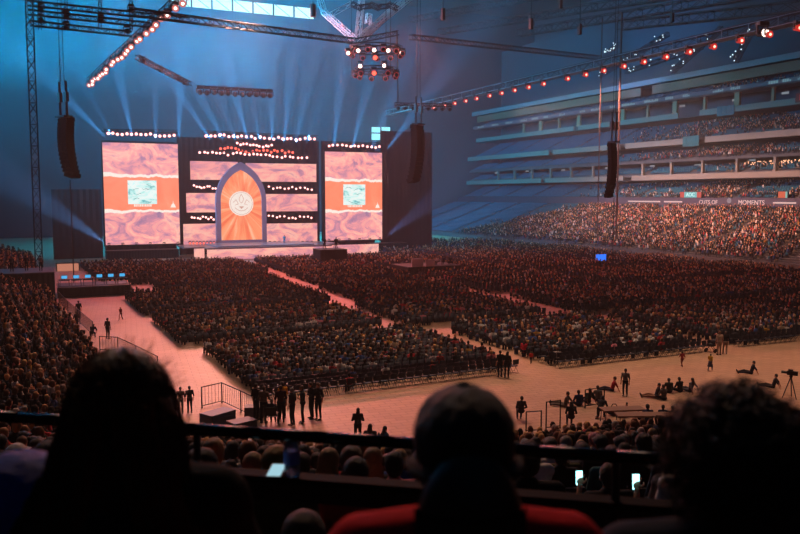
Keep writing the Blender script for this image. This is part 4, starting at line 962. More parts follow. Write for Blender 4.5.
# black drapes and masking around the screens
def drape(x0, x1, Y, z0, z1, label, y1=None):
    mb = MB(); n = max(8, int((x1 - x0) / .5)); y1 = Y if y1 is None else y1
    V = [(x0 + (x1 - x0) * i / n, Y + (y1 - Y) * i / n + .07 * (i % 2), z) for z in (z0, z1) for i in range(n + 1)]
    mb.add(V, [(i, i + 1, n + 2 + i, n + 1 + i) for i in range(n)]); o = mb.build('stage_drape', M_drape); s_ = o.modifiers.new('s', 'SOLIDIFY'); s_.thickness = .06; tag(o, label, 'drape')
drape(66.3, 78.6, 152, 0, 25, 'black stage drape to the right of the right screen'); drape(2.5, 10.8, 152, 0, 12.5, 'black stage drape to the left of the left screen')
drape(24.6, 53, 153, 0, 22.5, 'black backdrop behind the arch and LED bands'); drape(53.6, 65.6, 153.5, 0, 22.6, 'black backing behind the right screen'); drape(11.3, 24.2, 153.5, 0, 21.5, 'black backing behind the left screen')
# ------------------------------------------------------------------ rigging
def truss(a, b, w, name, label, cat='truss', m=None, bay=None, group=None):
    a, b = Vector(a), Vector(b); d = (b - a); L = d.length; d.normalize(); s = d.cross(Vector((0, 0, 1)))
    s = s.normalized() if s.length > .1 else Vector((1, 0, 0)); u = s.cross(d).normalized(); h = w / 2; r = w * .07 + .02
    mb = MB(); C4 = [(s * x + u * z) * h for x, z in ((-1, -1), (1, -1), (1, 1), (-1, 1))]
    for c in C4: mb.tube(a + c, b + c, r, n=5)
    n = max(2, int(L / (bay or w * 1.5)))
    for i in range(n):
        p, q = a + d * L * i / n, a + d * L * (i + 1) / n
        for k in range(4):
            c0, c1 = C4[k], C4[(k + 1) % 4]; mb.tube(p + c0, q + c1 if i % 2 else p + c1, r * .55, n=3, cap=False); mb.tube(p + c1, q + c0, r * .55, n=3, cap=False)
    o = mb.build(name, m or M_steel); return tag(o, label, cat, group)
pA = onY(27, -12, 100); 
pB = onY(33.5, 262, 100)
truss((pA.x, 100, 0), (pA.x + .2, 100, pA.z + 8), .75, 'truss_tower', 'tall dark vertical truss tower at the far left', bay=1.2)
for i, (q0, q1, lab) in enumerate((((27, 3), (190, 20), 'top horizontal truss of the left goal-post rig'), ((28, 12), (150, 25), 'middle horizontal truss of the left goal-post rig'), ((30, 23), (132, 34), 'lowest horizontal truss of the left goal-post rig'))):
    truss(onY(*q0, 100), onY(*q1, 100), .55, 'horizontal_truss', lab)
for px in (40, 66, 100, 131):
    a = onY(px, -6, 100.6); b = onY(px, 30, 100.6); truss(a, b, .35, 'drop_truss', 'short vertical drop truss in the left goal-post rig, %s from the tower' % ['nearest', 'second', 'third', 'farthest'][(40, 66, 100, 131).index(px)])
hub = onY(355, 41, 118)
truss(onY(132, 12, 96), hub, .8, 'long_truss', 'long dark truss sloping across the blue haze to the centre hub')
truss(hub, onY(398, 33, 118), .7, 'short_truss', 'short dark truss from the centre hub towards the chandelier cable')
truss(onY(411, 37, 125), onX(600, 58, 118), .8, 'long_truss', 'long dark truss running right from the chandelier to the catwalk')
truss(onY(137, 57, 120), onY(190, 84, 132), .6, 'short_truss', 'short dark truss hanging behind the left string of lamps')
# light fixture prototypes
M_lp = mat('lens_pink', (40, 30, 30), em=(255, 180, 175), es=3.); M_lr = mat('lens_red', (40, 20, 20), em=(255, 96, 74), es=2.2); M_halo = mat('halo_red', (60, 16, 14), em=(225, 44, 34), es=.8); M_halo.cycles.emission_sampling = 'NONE'; M_lw = mat('lens_white', (40, 40, 40), em=(255, 232, 215), es=4.); M_lc = mat('lens_blue', (30, 40, 50), em=(120, 200, 255), es=8.)  # the glowing red ring material paints the bloom of the flood lamps
M_redbody = mat('fixture_red_glow', (110, 24, 22), .6, em=(225, 60, 50), es=.55)  # red housing given a glow that paints the halo around the lens
for m in (M_lp, M_lr, M_lw, M_lc, M_redbody, M_win2, M_slit, M_scr): 
    m.cycles.emission_sampling = 'NONE'
def fixture(name, size, lens, body, label, cat, group, halo=None):
    e = empty(name, (0, 0, 0), 0, label, cat, group); s = size
    mb = MB(); mb.box((-.3 * s, -.2 * s, .35 * s), (.3 * s, .2 * s, .55 * s)); mb.build('base', M_black, e)
    mb = MB(); mb.box((-.36 * s, -.06 * s, -.1 * s), (-.28 * s, .06 * s, .36 * s)); mb.box((.28 * s, -.06 * s, -.1 * s), (.36 * s, .06 * s, .36 * s)); mb.build('yoke', M_black, e)
    mb = MB(); mb.tube((0, .3 * s, .02 * s), (0, -.26 * s, -.06 * s), .2 * s, .27 * s, 12); mb.build('head', body, e)
    lr = .23 if halo is None else .13
    mb = MB(); mb.ell((0, -.27 * s, -.063 * s), (lr * s, .1 * s, lr * s), 12, 6); mb.build('lens', lens, e, True)
    if halo is not None: mb = MB(); mb.tube((0, -.24 * s, -.06 * s), (0, -.28 * s, -.065 * s), .2 * s, .3 * s, 14); mb.build('halo_ring', halo, e)  # glowing ring painted as the halo around the lens
    return e
def run(name, size, lens, body, label, cat, group, pts, rz=0., halo=None):
    pr = fixture(name, size, lens, body, label, cat, group, halo); copies(pr)
    for i, p in enumerate(pts): o = pr if i == 0 else copy_tree(pr); o.location = p; o.rotation_euler = (0, 0, rz + (math.atan2(-p[0], p[1]) * .8))
def line(px0, py0, px1, py1, n, Y, j=0., arcz=0.):
    o = []
    for i in range(n):
        t = i / max(1, n - 1); p = onY(px0 + (px1 - px0) * t, py0 + (py1 - py0) * t, Y); o.append((p.x, Y + R.uniform(-j, j), p.z + R.uniform(-j, j) * .5 - arcz * math.sin(PI * t))); 
    return o
def rig(px0, py0, px1, py1, Y, lab, w=.5): truss(onY(px0, py0, Y), onY(px1, py1, Y), w, 'light_truss', lab)
rig(103, 130.5, 178, 131.5, 148, 'black light truss above the left stage screen'); run('stage_light', 1.15, M_lp, M_redbody, 'pinkish moving light on the truss above the left screen', 'stage light', 'moving lights above the left screen', line(108, 133.5, 174, 135, 15, 147.6, .4))
rig(203, 132, 318, 137, 148, 'black light truss spanning above the arch'); run('stage_light', 1.15, M_lp, M_redbody, 'pinkish moving light on the long truss above the arch', 'stage light', 'moving lights above the arch', line(206, 135, 314, 139.5, 25, 147.6, .45))
rig(325, 143, 384, 144, 148, 'black light truss above the right stage screen'); run('stage_light', 1.1, M_lp, M_redbody, 'pinkish moving light on the truss above the right screen', 'stage light', 'moving lights above the right screen', line(329, 145.5, 380, 146.5, 13, 147.6, .4))
for (a, b, c, d, n, az, lab) in ((236, 142.5, 273, 144.5, 12, .2, 'topmost short'), (220, 147, 293, 150.5, 21, .2, 'second curved'), (199, 152.5, 307, 157, 27, -.3, 'third curved')):
    rig(a, b - 2.2, c, d - 2.2, 146, '%s light truss of the stack over the arch' % lab, .4); run('stage_light', 1.0, M_lp if n != 21 else M_lr, M_redbody, 'red and pink moving light on the %s truss over the arch' % lab, 'stage light', 'moving lights on the %s truss' % lab, line(a + 1, b + 1, c - 1, d + 1, n, 145.7, .55, az))
for (a, b, c, d, n, lab) in ((193, 184.5, 216, 186.5, 6, 'upper left gap'), (268, 186, 313, 187.5, 9, 'upper right gap'), (191, 215.5, 215, 217, 6, 'lower left gap'), (268, 215, 312, 216.5, 9, 'lower right gap')):
    rig(a, b - 1.5, c, d - 1.5, 150.4, 'thin light bar in the %s between LED bands' % lab, .3); run('stage_light', .9, M_lp, M_black, 'white-pink lamp on the light bar in the %s between LED bands' % lab, 'stage light', 'lamps in the %s' % lab, line(a + 1, b + 1, c - 1, d + 1, n + 3, 150.1, .5))
for (a, b, c, d, n, lab, L_) in ((109, 245.3, 178, 244, 6, 'below the left screen', M_black), (329, 241, 380, 239.5, 6, 'below the right screen', M_black), (190, 243, 214, 243, 8, 'along the stage edge left of the arch', M_lr), (270, 243, 312, 243, 10, 'along the stage edge right of the arch', M_lr)):
    run('floor_light', .75, L_, M_black, 'small black floor light %s' % lab, 'stage light', 'floor lights %s' % lab, line(a, b, c, d, n, 148.8 if L_ is M_black else 149.5))
# hanging bar of dark fixtures
rig(197, 87, 272, 91, 135, 'dark fixture bar hanging in the haze above the arch', .45); run('moving_head', 1.7, M_black, M_black, 'unlit black moving head under the hanging bar in the haze', 'stage light', 'unlit moving heads on the hanging bar', line(200, 92, 270, 95.5, 11, 134.8, .2)); 
rig(395, 104, 452, 105.5, 120, 'dark fixture bar above the right line array', .45); run('moving_head', 1.1, M_black, M_black, 'unlit black moving head on the bar above the right line array', 'stage light', 'unlit moving heads above the right line array', line(398, 108, 450, 109.5, 8, 119.8, .1))
run('moving_head', 1.2, M_black, M_black, 'unlit black moving head on the short truss behind the lamp string', 'stage light', 'unlit moving heads behind the lamp string', [tuple(onY(143, 61, 121)), tuple(onY(160, 70, 125)), tuple(onY(178, 79, 129)), tuple(onY(184, 83, 131))])
run('moving_head', 1.2, M_black, M_black, 'unlit black moving head on the left goal-post rig', 'stage light', 'unlit moving heads on the left rig', [tuple(onY(x, y, 99.4)) for x, y in ((41, 8), (41, 20), (66, 16), (66, 27), (101, 20), (127, 31), (131, 10))])
# string of lamps climbing towards the camera at the upper left
la = onz(90, 84, 30); lb = onz(188, -4, 34); truss(la + Vector((0, 0, .7)), lb + Vector((0, 0, .7)), .7, 'lamp_truss', 'steep truss carrying the bright string of round lamps at upper left')
n = 26; run('blinder_lamp', 1.4, M_lw, M_redbody, 'round pinkish-white lamp in the bright diagonal string at upper left', 'lamp', 'round lamps of the diagonal string', halo=mat('halo_pink', (60, 30, 30), em=(225, 120, 110), es=.8), pts=[tuple(la.lerp(lb, (i / (n - 1)) ** 1.25) + Vector((R.uniform(-.2, .2), 0, R.uniform(-.2, .2)))) for i in range(n)])
# catwalk with red lamps on the right
c0 = onX(408, 108, 96); c1 = onX(860, 14, 96); zc = (onX(600, 70, 96).z)
truss((96.6, 215, zc + 1.4), (96.6, 62, zc + 1.4), 1.3, 'catwalk_truss', 'long grey catwalk truss above the red lamps on the right', bay=2.6)
mb = MB(); mb.box((95.4, 62, zc + .5), (97.6, 215, zc + .62)); 
for y in range(64, 215, 5): mb.tube((95.4, y, zc + .6), (95.4, y, zc + 1.8), .05, n=4)
mb.tube((95.4, 62, zc + 1.8), (95.4, 215, zc + 1.8), .06); o = mb.build('catwalk', mat('catwalk_grey', (110, 130, 140), .6, .3)); tag(o, 'narrow pale catwalk with handrail running beside the truss on the right', 'catwalk')
pxs = [434, 445, 455, 466, 477, 490, 502, 515, 529, 544, 568, 586, 604, 624, 644, 666, 689, 713, 740, 768, 797]
pts = [(95.8, onX(px, 60, 96).y, zc - .25) for px in pxs]
run('flood_lamp', 1.7, mat('lens_hot', (40, 30, 30), em=(255, 170, 150), es=3.), M_redbody, 'glowing red flood lamp hanging under the right-hand catwalk', 'lamp', 'red flood lamps under the catwalk', pts, rz=.5, halo=M_halo)
p = onX(762, 33, 95.8); run('flood_lamp', 2.6, M_lw, M_black, 'brightest white flood lamp near the right end of the catwalk', 'lamp', None, [(95.8, p.y, zc + .2)], rz=.5)
# clusters of small white work lights hanging on sloping ribs behind the catwalk
for i, (a, b) in enumerate((((668, 34), (600, 76)), ((702, 47), (626, 72)), ((722, 28), (672, 72)), ((752, 30), (735, 62)), ((620, 44), (604, 55)))):
    p, q = onX(*a, 120), onX(*b, 120); truss(p, q, .8, 'roof_rib', 'sloping roof rib with small white lights behind the catwalk, %s of five' % ORD[i])
    mb = MB()
    for k in range(16): c = p.lerp(q, R.random()); mb.ell(c + Vector((-.8, R.uniform(-.8, .8), R.uniform(-.7, .7))), (.13, .13, .13), 5, 4)
    o = mb.build('work_lights', mat('lens_small', (30, 30, 30), em=(190, 215, 225), es=2.)); tag(o, 'tiny white work lights scattered on the %s roof rib behind the catwalk' % ORD[i], 'lights', kind='stuff'); MC['lens_small'].cycles.emission_sampling = 'NONE'
# chandelier: two round trusses with lamps
ctr = onY(376, 58, 118)
for (rr, dz, nn, lab) in ((4.3, 1.2, 11, 'upper'), (3.4, -2.2, 9, 'lower')):
    mb = MB()
    for r_ in (rr, rr - .5):
        for z in (0, .5): mb.path([(ctr.x + r_ * math.cos(2 * PI * i / 24), ctr.y + r_ * math.sin(2 * PI * i / 24), ctr.z + dz + z) for i in range(25)], .06, 4)
    for i in range(24):
        a = 2 * PI * i / 24; mb.path([(ctr.x + rr * math.cos(a), ctr.y + rr * math.sin(a), ctr.z + dz), (ctr.x + (rr - .5) * math.cos(a), ctr.y + (rr - .5) * math.sin(a), ctr.z + dz + .5)], .04, 3)
    tag(mb.build('ring_truss', M_steel), '%s round truss ring of the hanging lamp chandelier' % lab, 'truss')
    run('ring_lamp', 1.5, M_black, M_redbody, 'dark red-bodied moving light round the %s chandelier ring' % lab, 'stage light', 'moving lights of the %s chandelier ring' % lab, [(ctr.x + rr * math.cos(2 * PI * i / nn), ctr.y + rr * math.sin(2 * PI * i / nn), ctr.z + dz - .6) for i in range(nn)])
run('ring_lamp', 1.3, M_lw, M_redbody, 'brightly lit small lamp on the front of the chandelier rings', 'stage light', 'lit lamps of the chandelier', [tuple(onY(x, y, ctr.y - r_)) for x, y, r_ in ((348, 53, 0), (358, 50.5, 3), (374, 50, 4.6), (388, 50.5, 3), (401, 53, 0), (360, 66, 3), (384, 65.5, 3))])
run('ring_lamp', 1.5, M_lr, M_redbody, 'orange-red lit lamp at the front centre of the chandelier', 'stage light', 'orange lamps of the chandelier', [tuple(onY(374, 73, ctr.y - 3.8)), tuple(onY(375, 57.5, ctr.y - 4.6))])
for i, a in enumerate((30, 150, 270)):
    mb = MB(); mb.tube((ctr.x + 4 * math.cos(math.radians(a)), ctr.y + 4 * math.sin(math.radians(a)), ctr.z - 2), (ctr.x + 4 * math.cos(math.radians(a)), ctr.y + 4 * math.sin(math.radians(a)), 72), .06); tag(mb.build('hanging_cable', M_steel), 'thin steel cable holding the chandelier rings', 'cable', 'chandelier cables')
# line arrays
M_spk = mat('speaker_black', (6, 7, 9), .9, spec=.1)
def line_array(px, py0, py1, Y, wpx, label, toward=0., bend=.03, nbox=14):
    top = onY(px, py0, Y); bot = onY(px, py1, Y); D = proj(top)[2]; w = wpx * D / F; H_ = top.z - bot.z
    e = empty('line_array', (top.x, Y, bot.z), math.atan2(-top.x, Y) + toward, label, 'speaker array'); h = H_ / nbox; z = H_; y = 0.; t = -.12
    for i in range(nbox):
        M = Matrix.Translation((0, y, z)) @ Matrix.Rotation(-t, 4, 'X'); mb = MB(); mb.box((-w / 2, -w * .25, -h * .97), (w / 2, w * .25, 0), M=M)
        mb.box((-w / 2 * .94, -w * .25 - .05, -h * .9), (-w * .04, -w * .25, -h * .08), M=M); mb.box((w * .04, -w * .25 - .05, -h * .9), (w / 2 * .94, -w * .25, -h * .08), M=M); mb.build('speaker_cabinet', M_spk, e)
        y += math.sin(t) * h; z -= math.cos(t) * h; t += bend
    mb = MB(); mb.box((-w / 2, -.9, H_ + .02), (w / 2, .3, H_ + .25)); mb.build('flying_frame', M_steel, e)
    for s in (-1, 1): mb = MB(); mb.tube((s * w * .35, -.3, H_ + .2), (s * w * .35, -.3, H_ + 4.6), .16); mb.box((s * w * .35 - .3, -.5, H_ + 2.), (s * w * .35 + .3, -.1, H_ + 3.2)); mb.build('hoist', M_black, e)
    mb = MB(); mb.tube((-w * .2, -.3, H_ + 4.5), (-w * .2, -.3, 72 - bot.z), .05); mb.tube((w * .2, -.3, H_ + 4.5), (w * .2, -.3, 72 - bot.z), .05); mb.build('chain', M_steel, e)
    return e
line_array(66, 118, 178, 110, 17, 'tall black curved speaker array hanging left of the left screen', -1.05, .036)
line_array(417, 125, 183, 118, 14, 'tall black curved speaker array hanging right of the stage drape', 1.0, .036)
line_array(612, 143, 198, 95, 9, 'slim dark speaker array hanging before the far stand', .9)
for px, py, Y, lab in ((70, 180, 110, 'left'), (614, 198, 95, 'far right')):
    p = onY(px, py, Y); mb = MB(); mb.tube(p, (p.x, p.y, 0), .07); tag(mb.build('cable_drop', M_black), 'thin black cable dropping to the floor from the %s speaker array' % lab, 'cable')
for px, lab in ((598, 'thin'), (617, 'thick')):
    p = onX(px, 200, 102); mb = MB(); mb.tube((102, p.y, 3), (102, p.y, 46), .12 if lab == 'thin' else .2); tag(mb.build('cable_run', mat('cable_brown', (74, 44, 38), .8)), '%s brownish vertical cable run before the far stand' % lab, 'cable')
p = onY(405, 0, 117.5); mb = MB(); mb.tube((onY(397, 30, 117.5)), onY(398, 102, 119.5), .12); tag(mb.build('cable_run', M_black), 'dark vertical cable from the short truss down to the fixture bar', 'cable')
# steel roof frame catching cyan light
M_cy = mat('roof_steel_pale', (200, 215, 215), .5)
for i, (a, b, ya, yb, lab) in enumerate((((319, -4), (324, 12), 130, 130, 'curved left rib'), ((324, 12), (354, 39), 130, 119, 'left diagonal'), ((332, 14), (354, 2), 130, 130, 'upper left brace'), ((362, -4), (358, 37), 121, 119, 'centre post'), ((412, -4), (358, 39), 128, 119, 'right diagonal'), ((402, 0), (364, 37), 125, 119, 'inner right diagonal'), ((369, 14), (368, 24), 122, 122, 'short stub'))):
    truss(onY(*a, ya), onY(*b, yb), .8, 'roof_beam', 'cyan-lit roof steel near the centre hub, %s' % lab, 'roof beam', M_cy, bay=2)
for i in range(5):
    a = onY(352 + i * 9, 4 + (i % 2) * 3, 112); b = onY(362 + i * 9, 9 - (i % 2) * 3, 112); truss(a, b, .6, 'roof_rack', 'dark steel rack hanging above the centre hub, %s from the left' % ORD[i], 'truss')
# dark roof beams running over the right side
for i, (a, b, z) in enumerate((((440, 32), (700, -10), 0), ((520, 33), (800, -14), 0), ((410, 20), (560, -8), 0), ((620, 26), (800, 6), 0))):
    truss(onX(*a, 112), onX(*b, 112), 1.6, 'roof_beam', 'dim roof beam crossing above the catwalk, %s from the centre' % ORD[i], 'roof beam', bay=3)
for i, (px, y1) in enumerate(((443, 33), (488, 0), (531, 46), (560, 0), (580, 0), (672, 0))):
    p = onY(px, 20, 112); mb = MB(); mb.tube((p.x, 112, 44 if i % 2 else 40), (p.x, 112, 72), .07); mb.box((p.x - .25, 111.7, 39.2 if i % 2 == 0 else 43.2), (p.x + .25, 112.3, 41 if i % 2 == 0 else 44.8)); tag(mb.build('hanging_chain_hoist', M_steel), 'thin chain and hoist motor hanging in dark roof space', 'chain', 'hoist chains in the roof')
p = onY(313, 11, 120); mb = MB(); mb.tube((p.x, 120, p.z - .9), (p.x, 120, p.z + 1.), .45, n=12); mb.tube((p.x, 120, p.z + 1), (p.x, 120, 71.95), .05); tag(mb.build('hanging_hoist', M_black), 'small black hoist motor hanging left of the cyan roof steel', 'hoist')
# ------------------------------------------------------------------ foreground: rails, bottle, phones, the nearest people
M_gloss = mat('rail_gloss', (9, 9, 11), .22, .6)
DR = DEND - .25
RP = onD(300, 436, 2.8); RD = Vector((.803, -.596, 0))
def rail_pts(z): return [tuple(Vector((RP.x, RP.y, z)) + RD * (-3.4 + .25 * i)) for i in range(25)]
ZA = RP.z; ZB = onD(300, 477, 2.8).z
e = empty('drink_rail', tuple(rail_pts(8.9)[12]), 0, 'glossy black double drink rail running across the picture behind the nearest heads', 'railing')
def par(o): o.parent = e; o.matrix_parent_inverse = Matrix.Translation(-e.location); return o
mb = MB(); mb.path(rail_pts(ZA), .022, 10); par(mb.build('top_rail', M_gloss, smooth=True))
mb = MB(); pr = rail_pts(ZB)
for a, b in zip(pr[:-1], pr[1:]):
    a, b = Vector(a), Vector(b); t = (b - a).normalized(); s = t.cross(Vector((0, 0, 1))) * .033; mb.prism([a - s, a + s, b + s, b - s], (0, 0, -.022))
par(mb.build('ledge', mat('ledge_matt', (5, 5, 6), .8, spec=.1)))
mb = MB(); pr = rail_pts(10.3)
for p in pr[::6]: q = MB(); q.tube((p[0], p[1], 8.6), (p[0], p[1], ZA), .014, n=8); par(q.build('post', M_rail))
mb = MB(); pr = rail_pts(ZB - .022)
for a, b in zip(pr[:-1], pr[1:]): mb.add([a, b, (b[0], b[1], ZB - .1), (a[0], a[1], ZB - .1)], [(0, 1, 2, 3)])
o = par(mb.build('kick_panel', M_rail)); s_ = o.modifiers.new('s', 'SOLIDIFY'); s_.thickness = .02
def on_rail(px, z, y=470):
    best = min(rail_pts(z), key=lambda p: abs(proj(p)[0] - px)); i = rail_pts(z).index(best); P_ = rail_pts(z)
    bestp = None
    for j in range(max(0, i - 1), min(len(P_) - 1, i + 1)):
        for t in np.linspace(0, 1, 60):
            q = Vector(P_[j]).lerp(Vector(P_[j + 1]), t); dd = abs(proj(q)[0] - px)
            if bestp is None or dd < bestp[0]: bestp = (dd, q)
    return bestp[1]
p = on_rail(292, ZB); e = empty('water_bottle', p, 0, 'half-full plastic water bottle standing on the black drink rail', 'bottle')
def glass(name, c, rough=.05):
    m = bpy.data.materials.new(name); m.use_nodes = True; b = m.node_tree.nodes['Principled BSDF']; b.inputs['Base Color'].default_value = lin(c); b.inputs['Roughness'].default_value = rough; b.inputs['Transmission Weight'].default_value = .6; b.inputs['IOR'].default_value = 1.3; return m
mb = MB(); mb.lathe([(.0, 0), (.026, .0), (.029, .008), (.028, .05), (.026, .056), (.028, .062), (.029, .1), (.024, .118), (.012, .132), (.012, .14)], n=18); mb.build('bottle_body', glass('bottle_plastic', (170, 190, 225), .2), e, True)
mb = MB(); mb.lathe([(.0135, .136), (.0145, .138), (.0145, .152), (.013, .154)], n=16); mb.build('bottle_cap', mat('cap_white', (200, 205, 215), .5), e)
mb = MB(); mb.lathe([(.0292, .045), (.0294, .046), (.0294, .092), (.0292, .093)], n=18); mb.build('bottle_label', mat('label_blue', (90, 120, 210), .5), e)
def phone(p, rz, tilt, label, c=(170, 225, 240), es=3.):
    e = empty('phone', p, rz, label, 'phone'); e.rotation_euler = (tilt, 0, rz); mb = MB(); mb.box((-.036, .0, 0), (.036, .008, .148)); mb.build('phone_case', M_black, e)
    m = mat('phone_screen_%d' % c[0], (20, 20, 20), em=c, es=es); m.cycles.emission_sampling = 'NONE'; mb = MB(); mb.box((-.033, -.001, .006), (.033, 0, .142)); mb.build('screen', m, e); return e
p = on_rail(277, ZB); e = phone(p + Matrix.Rotation(-.5, 3, 'Z') @ Vector((0, -.06, .012)), -.5, -1.5, 'glowing phone lying beside the water bottle on the black rail', es=.8); e.scale = (.75, .75, .75)
for px, py, D, c, lab, hr in ((580, 479, 7.6, (150, 235, 240), 'left of the two', BR), (637, 483, 7.0, (150, 200, 250), 'right of the two', (14, 12, 12))):
    t = onD(px, py, D); rz = -YAW + .1; loc = Vector((t.x, t.y, t.z)) - Matrix.Rotation(rz, 3, 'Z') @ Vector((-.16, .345, 1.04))
    person('phone_up', loc, rz, (20, 22, 30), hr, 'person in dark top holding up a glowing phone, %s phone holders' % lab); phone(loc + Matrix.Rotation(rz, 3, 'Z') @ Vector((-.16, .36, .97)), rz, -.1, 'glowing phone held up by the person %s phone holders' % lab, c, 4.)
VAR['fg'] = dress(body_meshes('fg_pose', .008, .5)); VAR['fg_cap'] = dress(body_meshes('fg_pose', .008, .5, hair='cap')); VAR['fg_long'] = dress(body_meshes('fg_pose', .008, .5, hair='long', long_sleeve=1)); VAR['fg_hood'] = dress(body_meshes('seated_turn', .008, .5, hair='cap', long_sleeve=1))
def strands(o, fn, n, r, m, name='hair_strands'):
    mb = MB()
    for i in range(n):
        pts = fn(i)
        for j, (a, b) in enumerate(zip(pts[:-1], pts[1:])):
            k = 1 - .25 * j / max(1, len(pts) - 1); mb.tube(a, b, r * k, r * k * .9, 3, cap=False)
    q = mb.build(name, m, o, True); return q
M_hbrown = mat('hair_auburn', (52, 26, 18), .5, var=.3, vs=30, spec=.5); M_hblack = mat('hair_black_curl', (26, 21, 19), .5, var=.3, vs=40, spec=.5)
def fg(key, px, ytop, D, rzo, shirt, hair, label, sc=1., skin=(170, 120, 96), trousers=(20, 22, 30)):
    t = onD(px, ytop, D); rz = -YAW + rzo; loc = Vector((t.x, t.y, t.z - (1.285 if key in ('fg', 'fg_cap', 'fg_long') else 1.315) * sc)); 
    if key in ('fg', 'fg_cap', 'fg_long'):
        q = copy_tree(st0); q.location = loc - Vector((0, 0, .02)); q.rotation_euler = (0, 0, rz); q['label'] = 'dark stadium seat under the %s' % label.split(',')[0]; del q['group']
    return person(key, loc, rz, shirt, hair, label, None, skin, trousers, sc)
w = fg('fg_long', 116, 352, 1.5, .12, (13, 13, 15), (28, 18, 14), 'long-haired person in black, nearest at the left, seen from behind', 1.04)
hd = Vector((0, .045, 1.15)); rr = random.Random(3)
def lng(i):
    a = rr.uniform(0, 2 * PI) if i % 3 else rr.uniform(PI * .9, 2.1 * PI); el = rr.uniform(.1, 1.35); 
    d = Vector((math.cos(a) * math.sin(el), math.sin(a) * math.sin(el) , math.cos(el)))
    if d.y > .55: d.y = .5
    p = hd + Vector((0, -.02, .025)) + Vector((d.x * .1, d.y * .108, d.z * .112)); pts = [hd + Vector((d.x * .02, -.02, .135)), p]; x, y, z = p
    L = rr.uniform(.3, .52); sx = 1 if x > 0 else -1; ph = rr.random() * 6; n = 9
    for j in range(n):
        z -= L / n; back = min(1, (j + 1) / 4); x += sx * .0085 * (1 if abs(x) < .17 else -.1) + .004 * math.sin(j * 1.4 + ph); y += (-.105 - y) * .16 * back + .004 * math.cos(j * 1.6 + ph)
        if z < .98: y = min(y, -.08)
        pts.append(Vector((x, y, z)))
    return pts
strands(w, lng, 1500, .0022, M_hbrown)
def fuzz(R0, cen, L, sc3, upbias=.2):
    def f(i):
        a = rr.uniform(0, 2 * PI); z = rr.uniform(-.35, 1); s = math.sqrt(max(0, 1 - z * z)); d = Vector((math.cos(a) * s, math.sin(a) * s, z)); p = cen + Vector((d.x * sc3[0], d.y * sc3[1], d.z * sc3[2])); t = Vector((rr.uniform(-1, 1), rr.uniform(-1, 1), rr.uniform(-1, 1))); 
        return [p, p + d * L * .5 + t * L * .3, p + d * L + t * L * .6]
    return f
strands(w, fuzz(0, hd + Vector((0, -.02, .025)), .02, (.1, .11, .112)), 260, .0007, mat('hair_wisps', (150, 110, 60), .5), 'flyaway_hairs')
cpn = fg('fg_cap', 467, 384, 1.33, .02, (225, 34, 48), (10, 10, 13), 'person in backward dark cap and red shirt, nearest in the centre', 1.03, skin=(130, 86, 70))
mb = MB(); mb.path([hd + Vector((.092 * math.cos(PI + PI * i / 20), -.005 + .112 * math.sin(PI + PI * i / 20), -.012)) for i in range(21)], .012, 6); mb.ell(hd + Vector((0, 0, .123)), (.012, .012, .006), 8, 6); mb.build('cap_band', mat('cap_black', (12, 12, 16), .8), cpn)
mb = MB(); mb.box((hd.x - .016, hd.y - .126, hd.z - .002), (hd.x + .03, hd.y - .116, hd.z + .012)); mb.build('cap_patch', mat('cap_patch', (52, 50, 56), .7), cpn)
mb = MB(); mb.ell((0, -.06, 1.06), (.088, .06, .13), 16, 10); mb.ell((0, -.07, .92), (.096, .055, .17), 16, 10); strands(cpn, lambda i: [Vector((.088 * math.sin(q), -.06 - .062 * math.cos(q), 1.1 - .04 * j)) * 1 for j in range(7) for q in [(-1.5 + 3 * (i / 160.))]], 160, .003, M_hblack, 'hair_fall'); mb.build('hair_back', M_hblack, cpn, True)
rt = fg('fg', 744, 398, 1.34, -.12, (34, 44, 58), (20, 16, 15), 'person with big dark curly hair and slate top, nearest at the right', 1.04)
def curl(i):
    a = rr.uniform(0, 2 * PI); z = rr.uniform(-.75, 1); s = math.sqrt(1 - z * z); d = Vector((math.cos(a) * s, math.sin(a) * s, z))
    if d.y > .5 and z < .45: d.y = -d.y
    c = hd + Vector((0, -.02, .03)); p = c + Vector((d.x * .092, d.y * .1, d.z * .098)); u = d.orthogonal().normalized(); v = d.cross(u); r = rr.uniform(.006, .012); L = rr.uniform(.02, .048); dr = Vector((rr.uniform(-.5, .5), rr.uniform(-.5, .5), -.5)) * .02; ph = rr.random() * 6
    return [p + d * L * j / 9 + dr * (j / 9) ** 2 + (u * math.cos(j * 1.3 + ph) + v * math.sin(j * 1.3 + ph)) * r for j in range(10)]
strands(rt, curl, 1500, .0016, M_hblack, 'curls')
mb = MB(); pts = [Vector((.30, -.02, .78)), Vector((.27, -.05, .95)), Vector((.2, -.07, 1.03))]; 
fg('fg_hood', -8, 448, 1.5, -.4, (60, 96, 210), (60, 96, 215), 'person in bright blue cap and top cut off by the left edge', 1.0, skin=(200, 140, 120))
fg('seated_long', -14, 522, 2.3, .2, (20, 20, 24), (96, 56, 30), 'brown-haired head at the bottom left corner below the blue cap', 1.0)
fg('seated', 303, 510, 3.05, .05, (18, 20, 26), (52, 34, 24), 'brown-haired person seated just beyond the rail, head cut by lower edge', 1.05)
fg('seated_lean', 560, 498, 2.7, .3, (120, 24, 26), (26, 18, 15), 'dark-haired person in red leaning forward beside the cap wearer', 1.0)
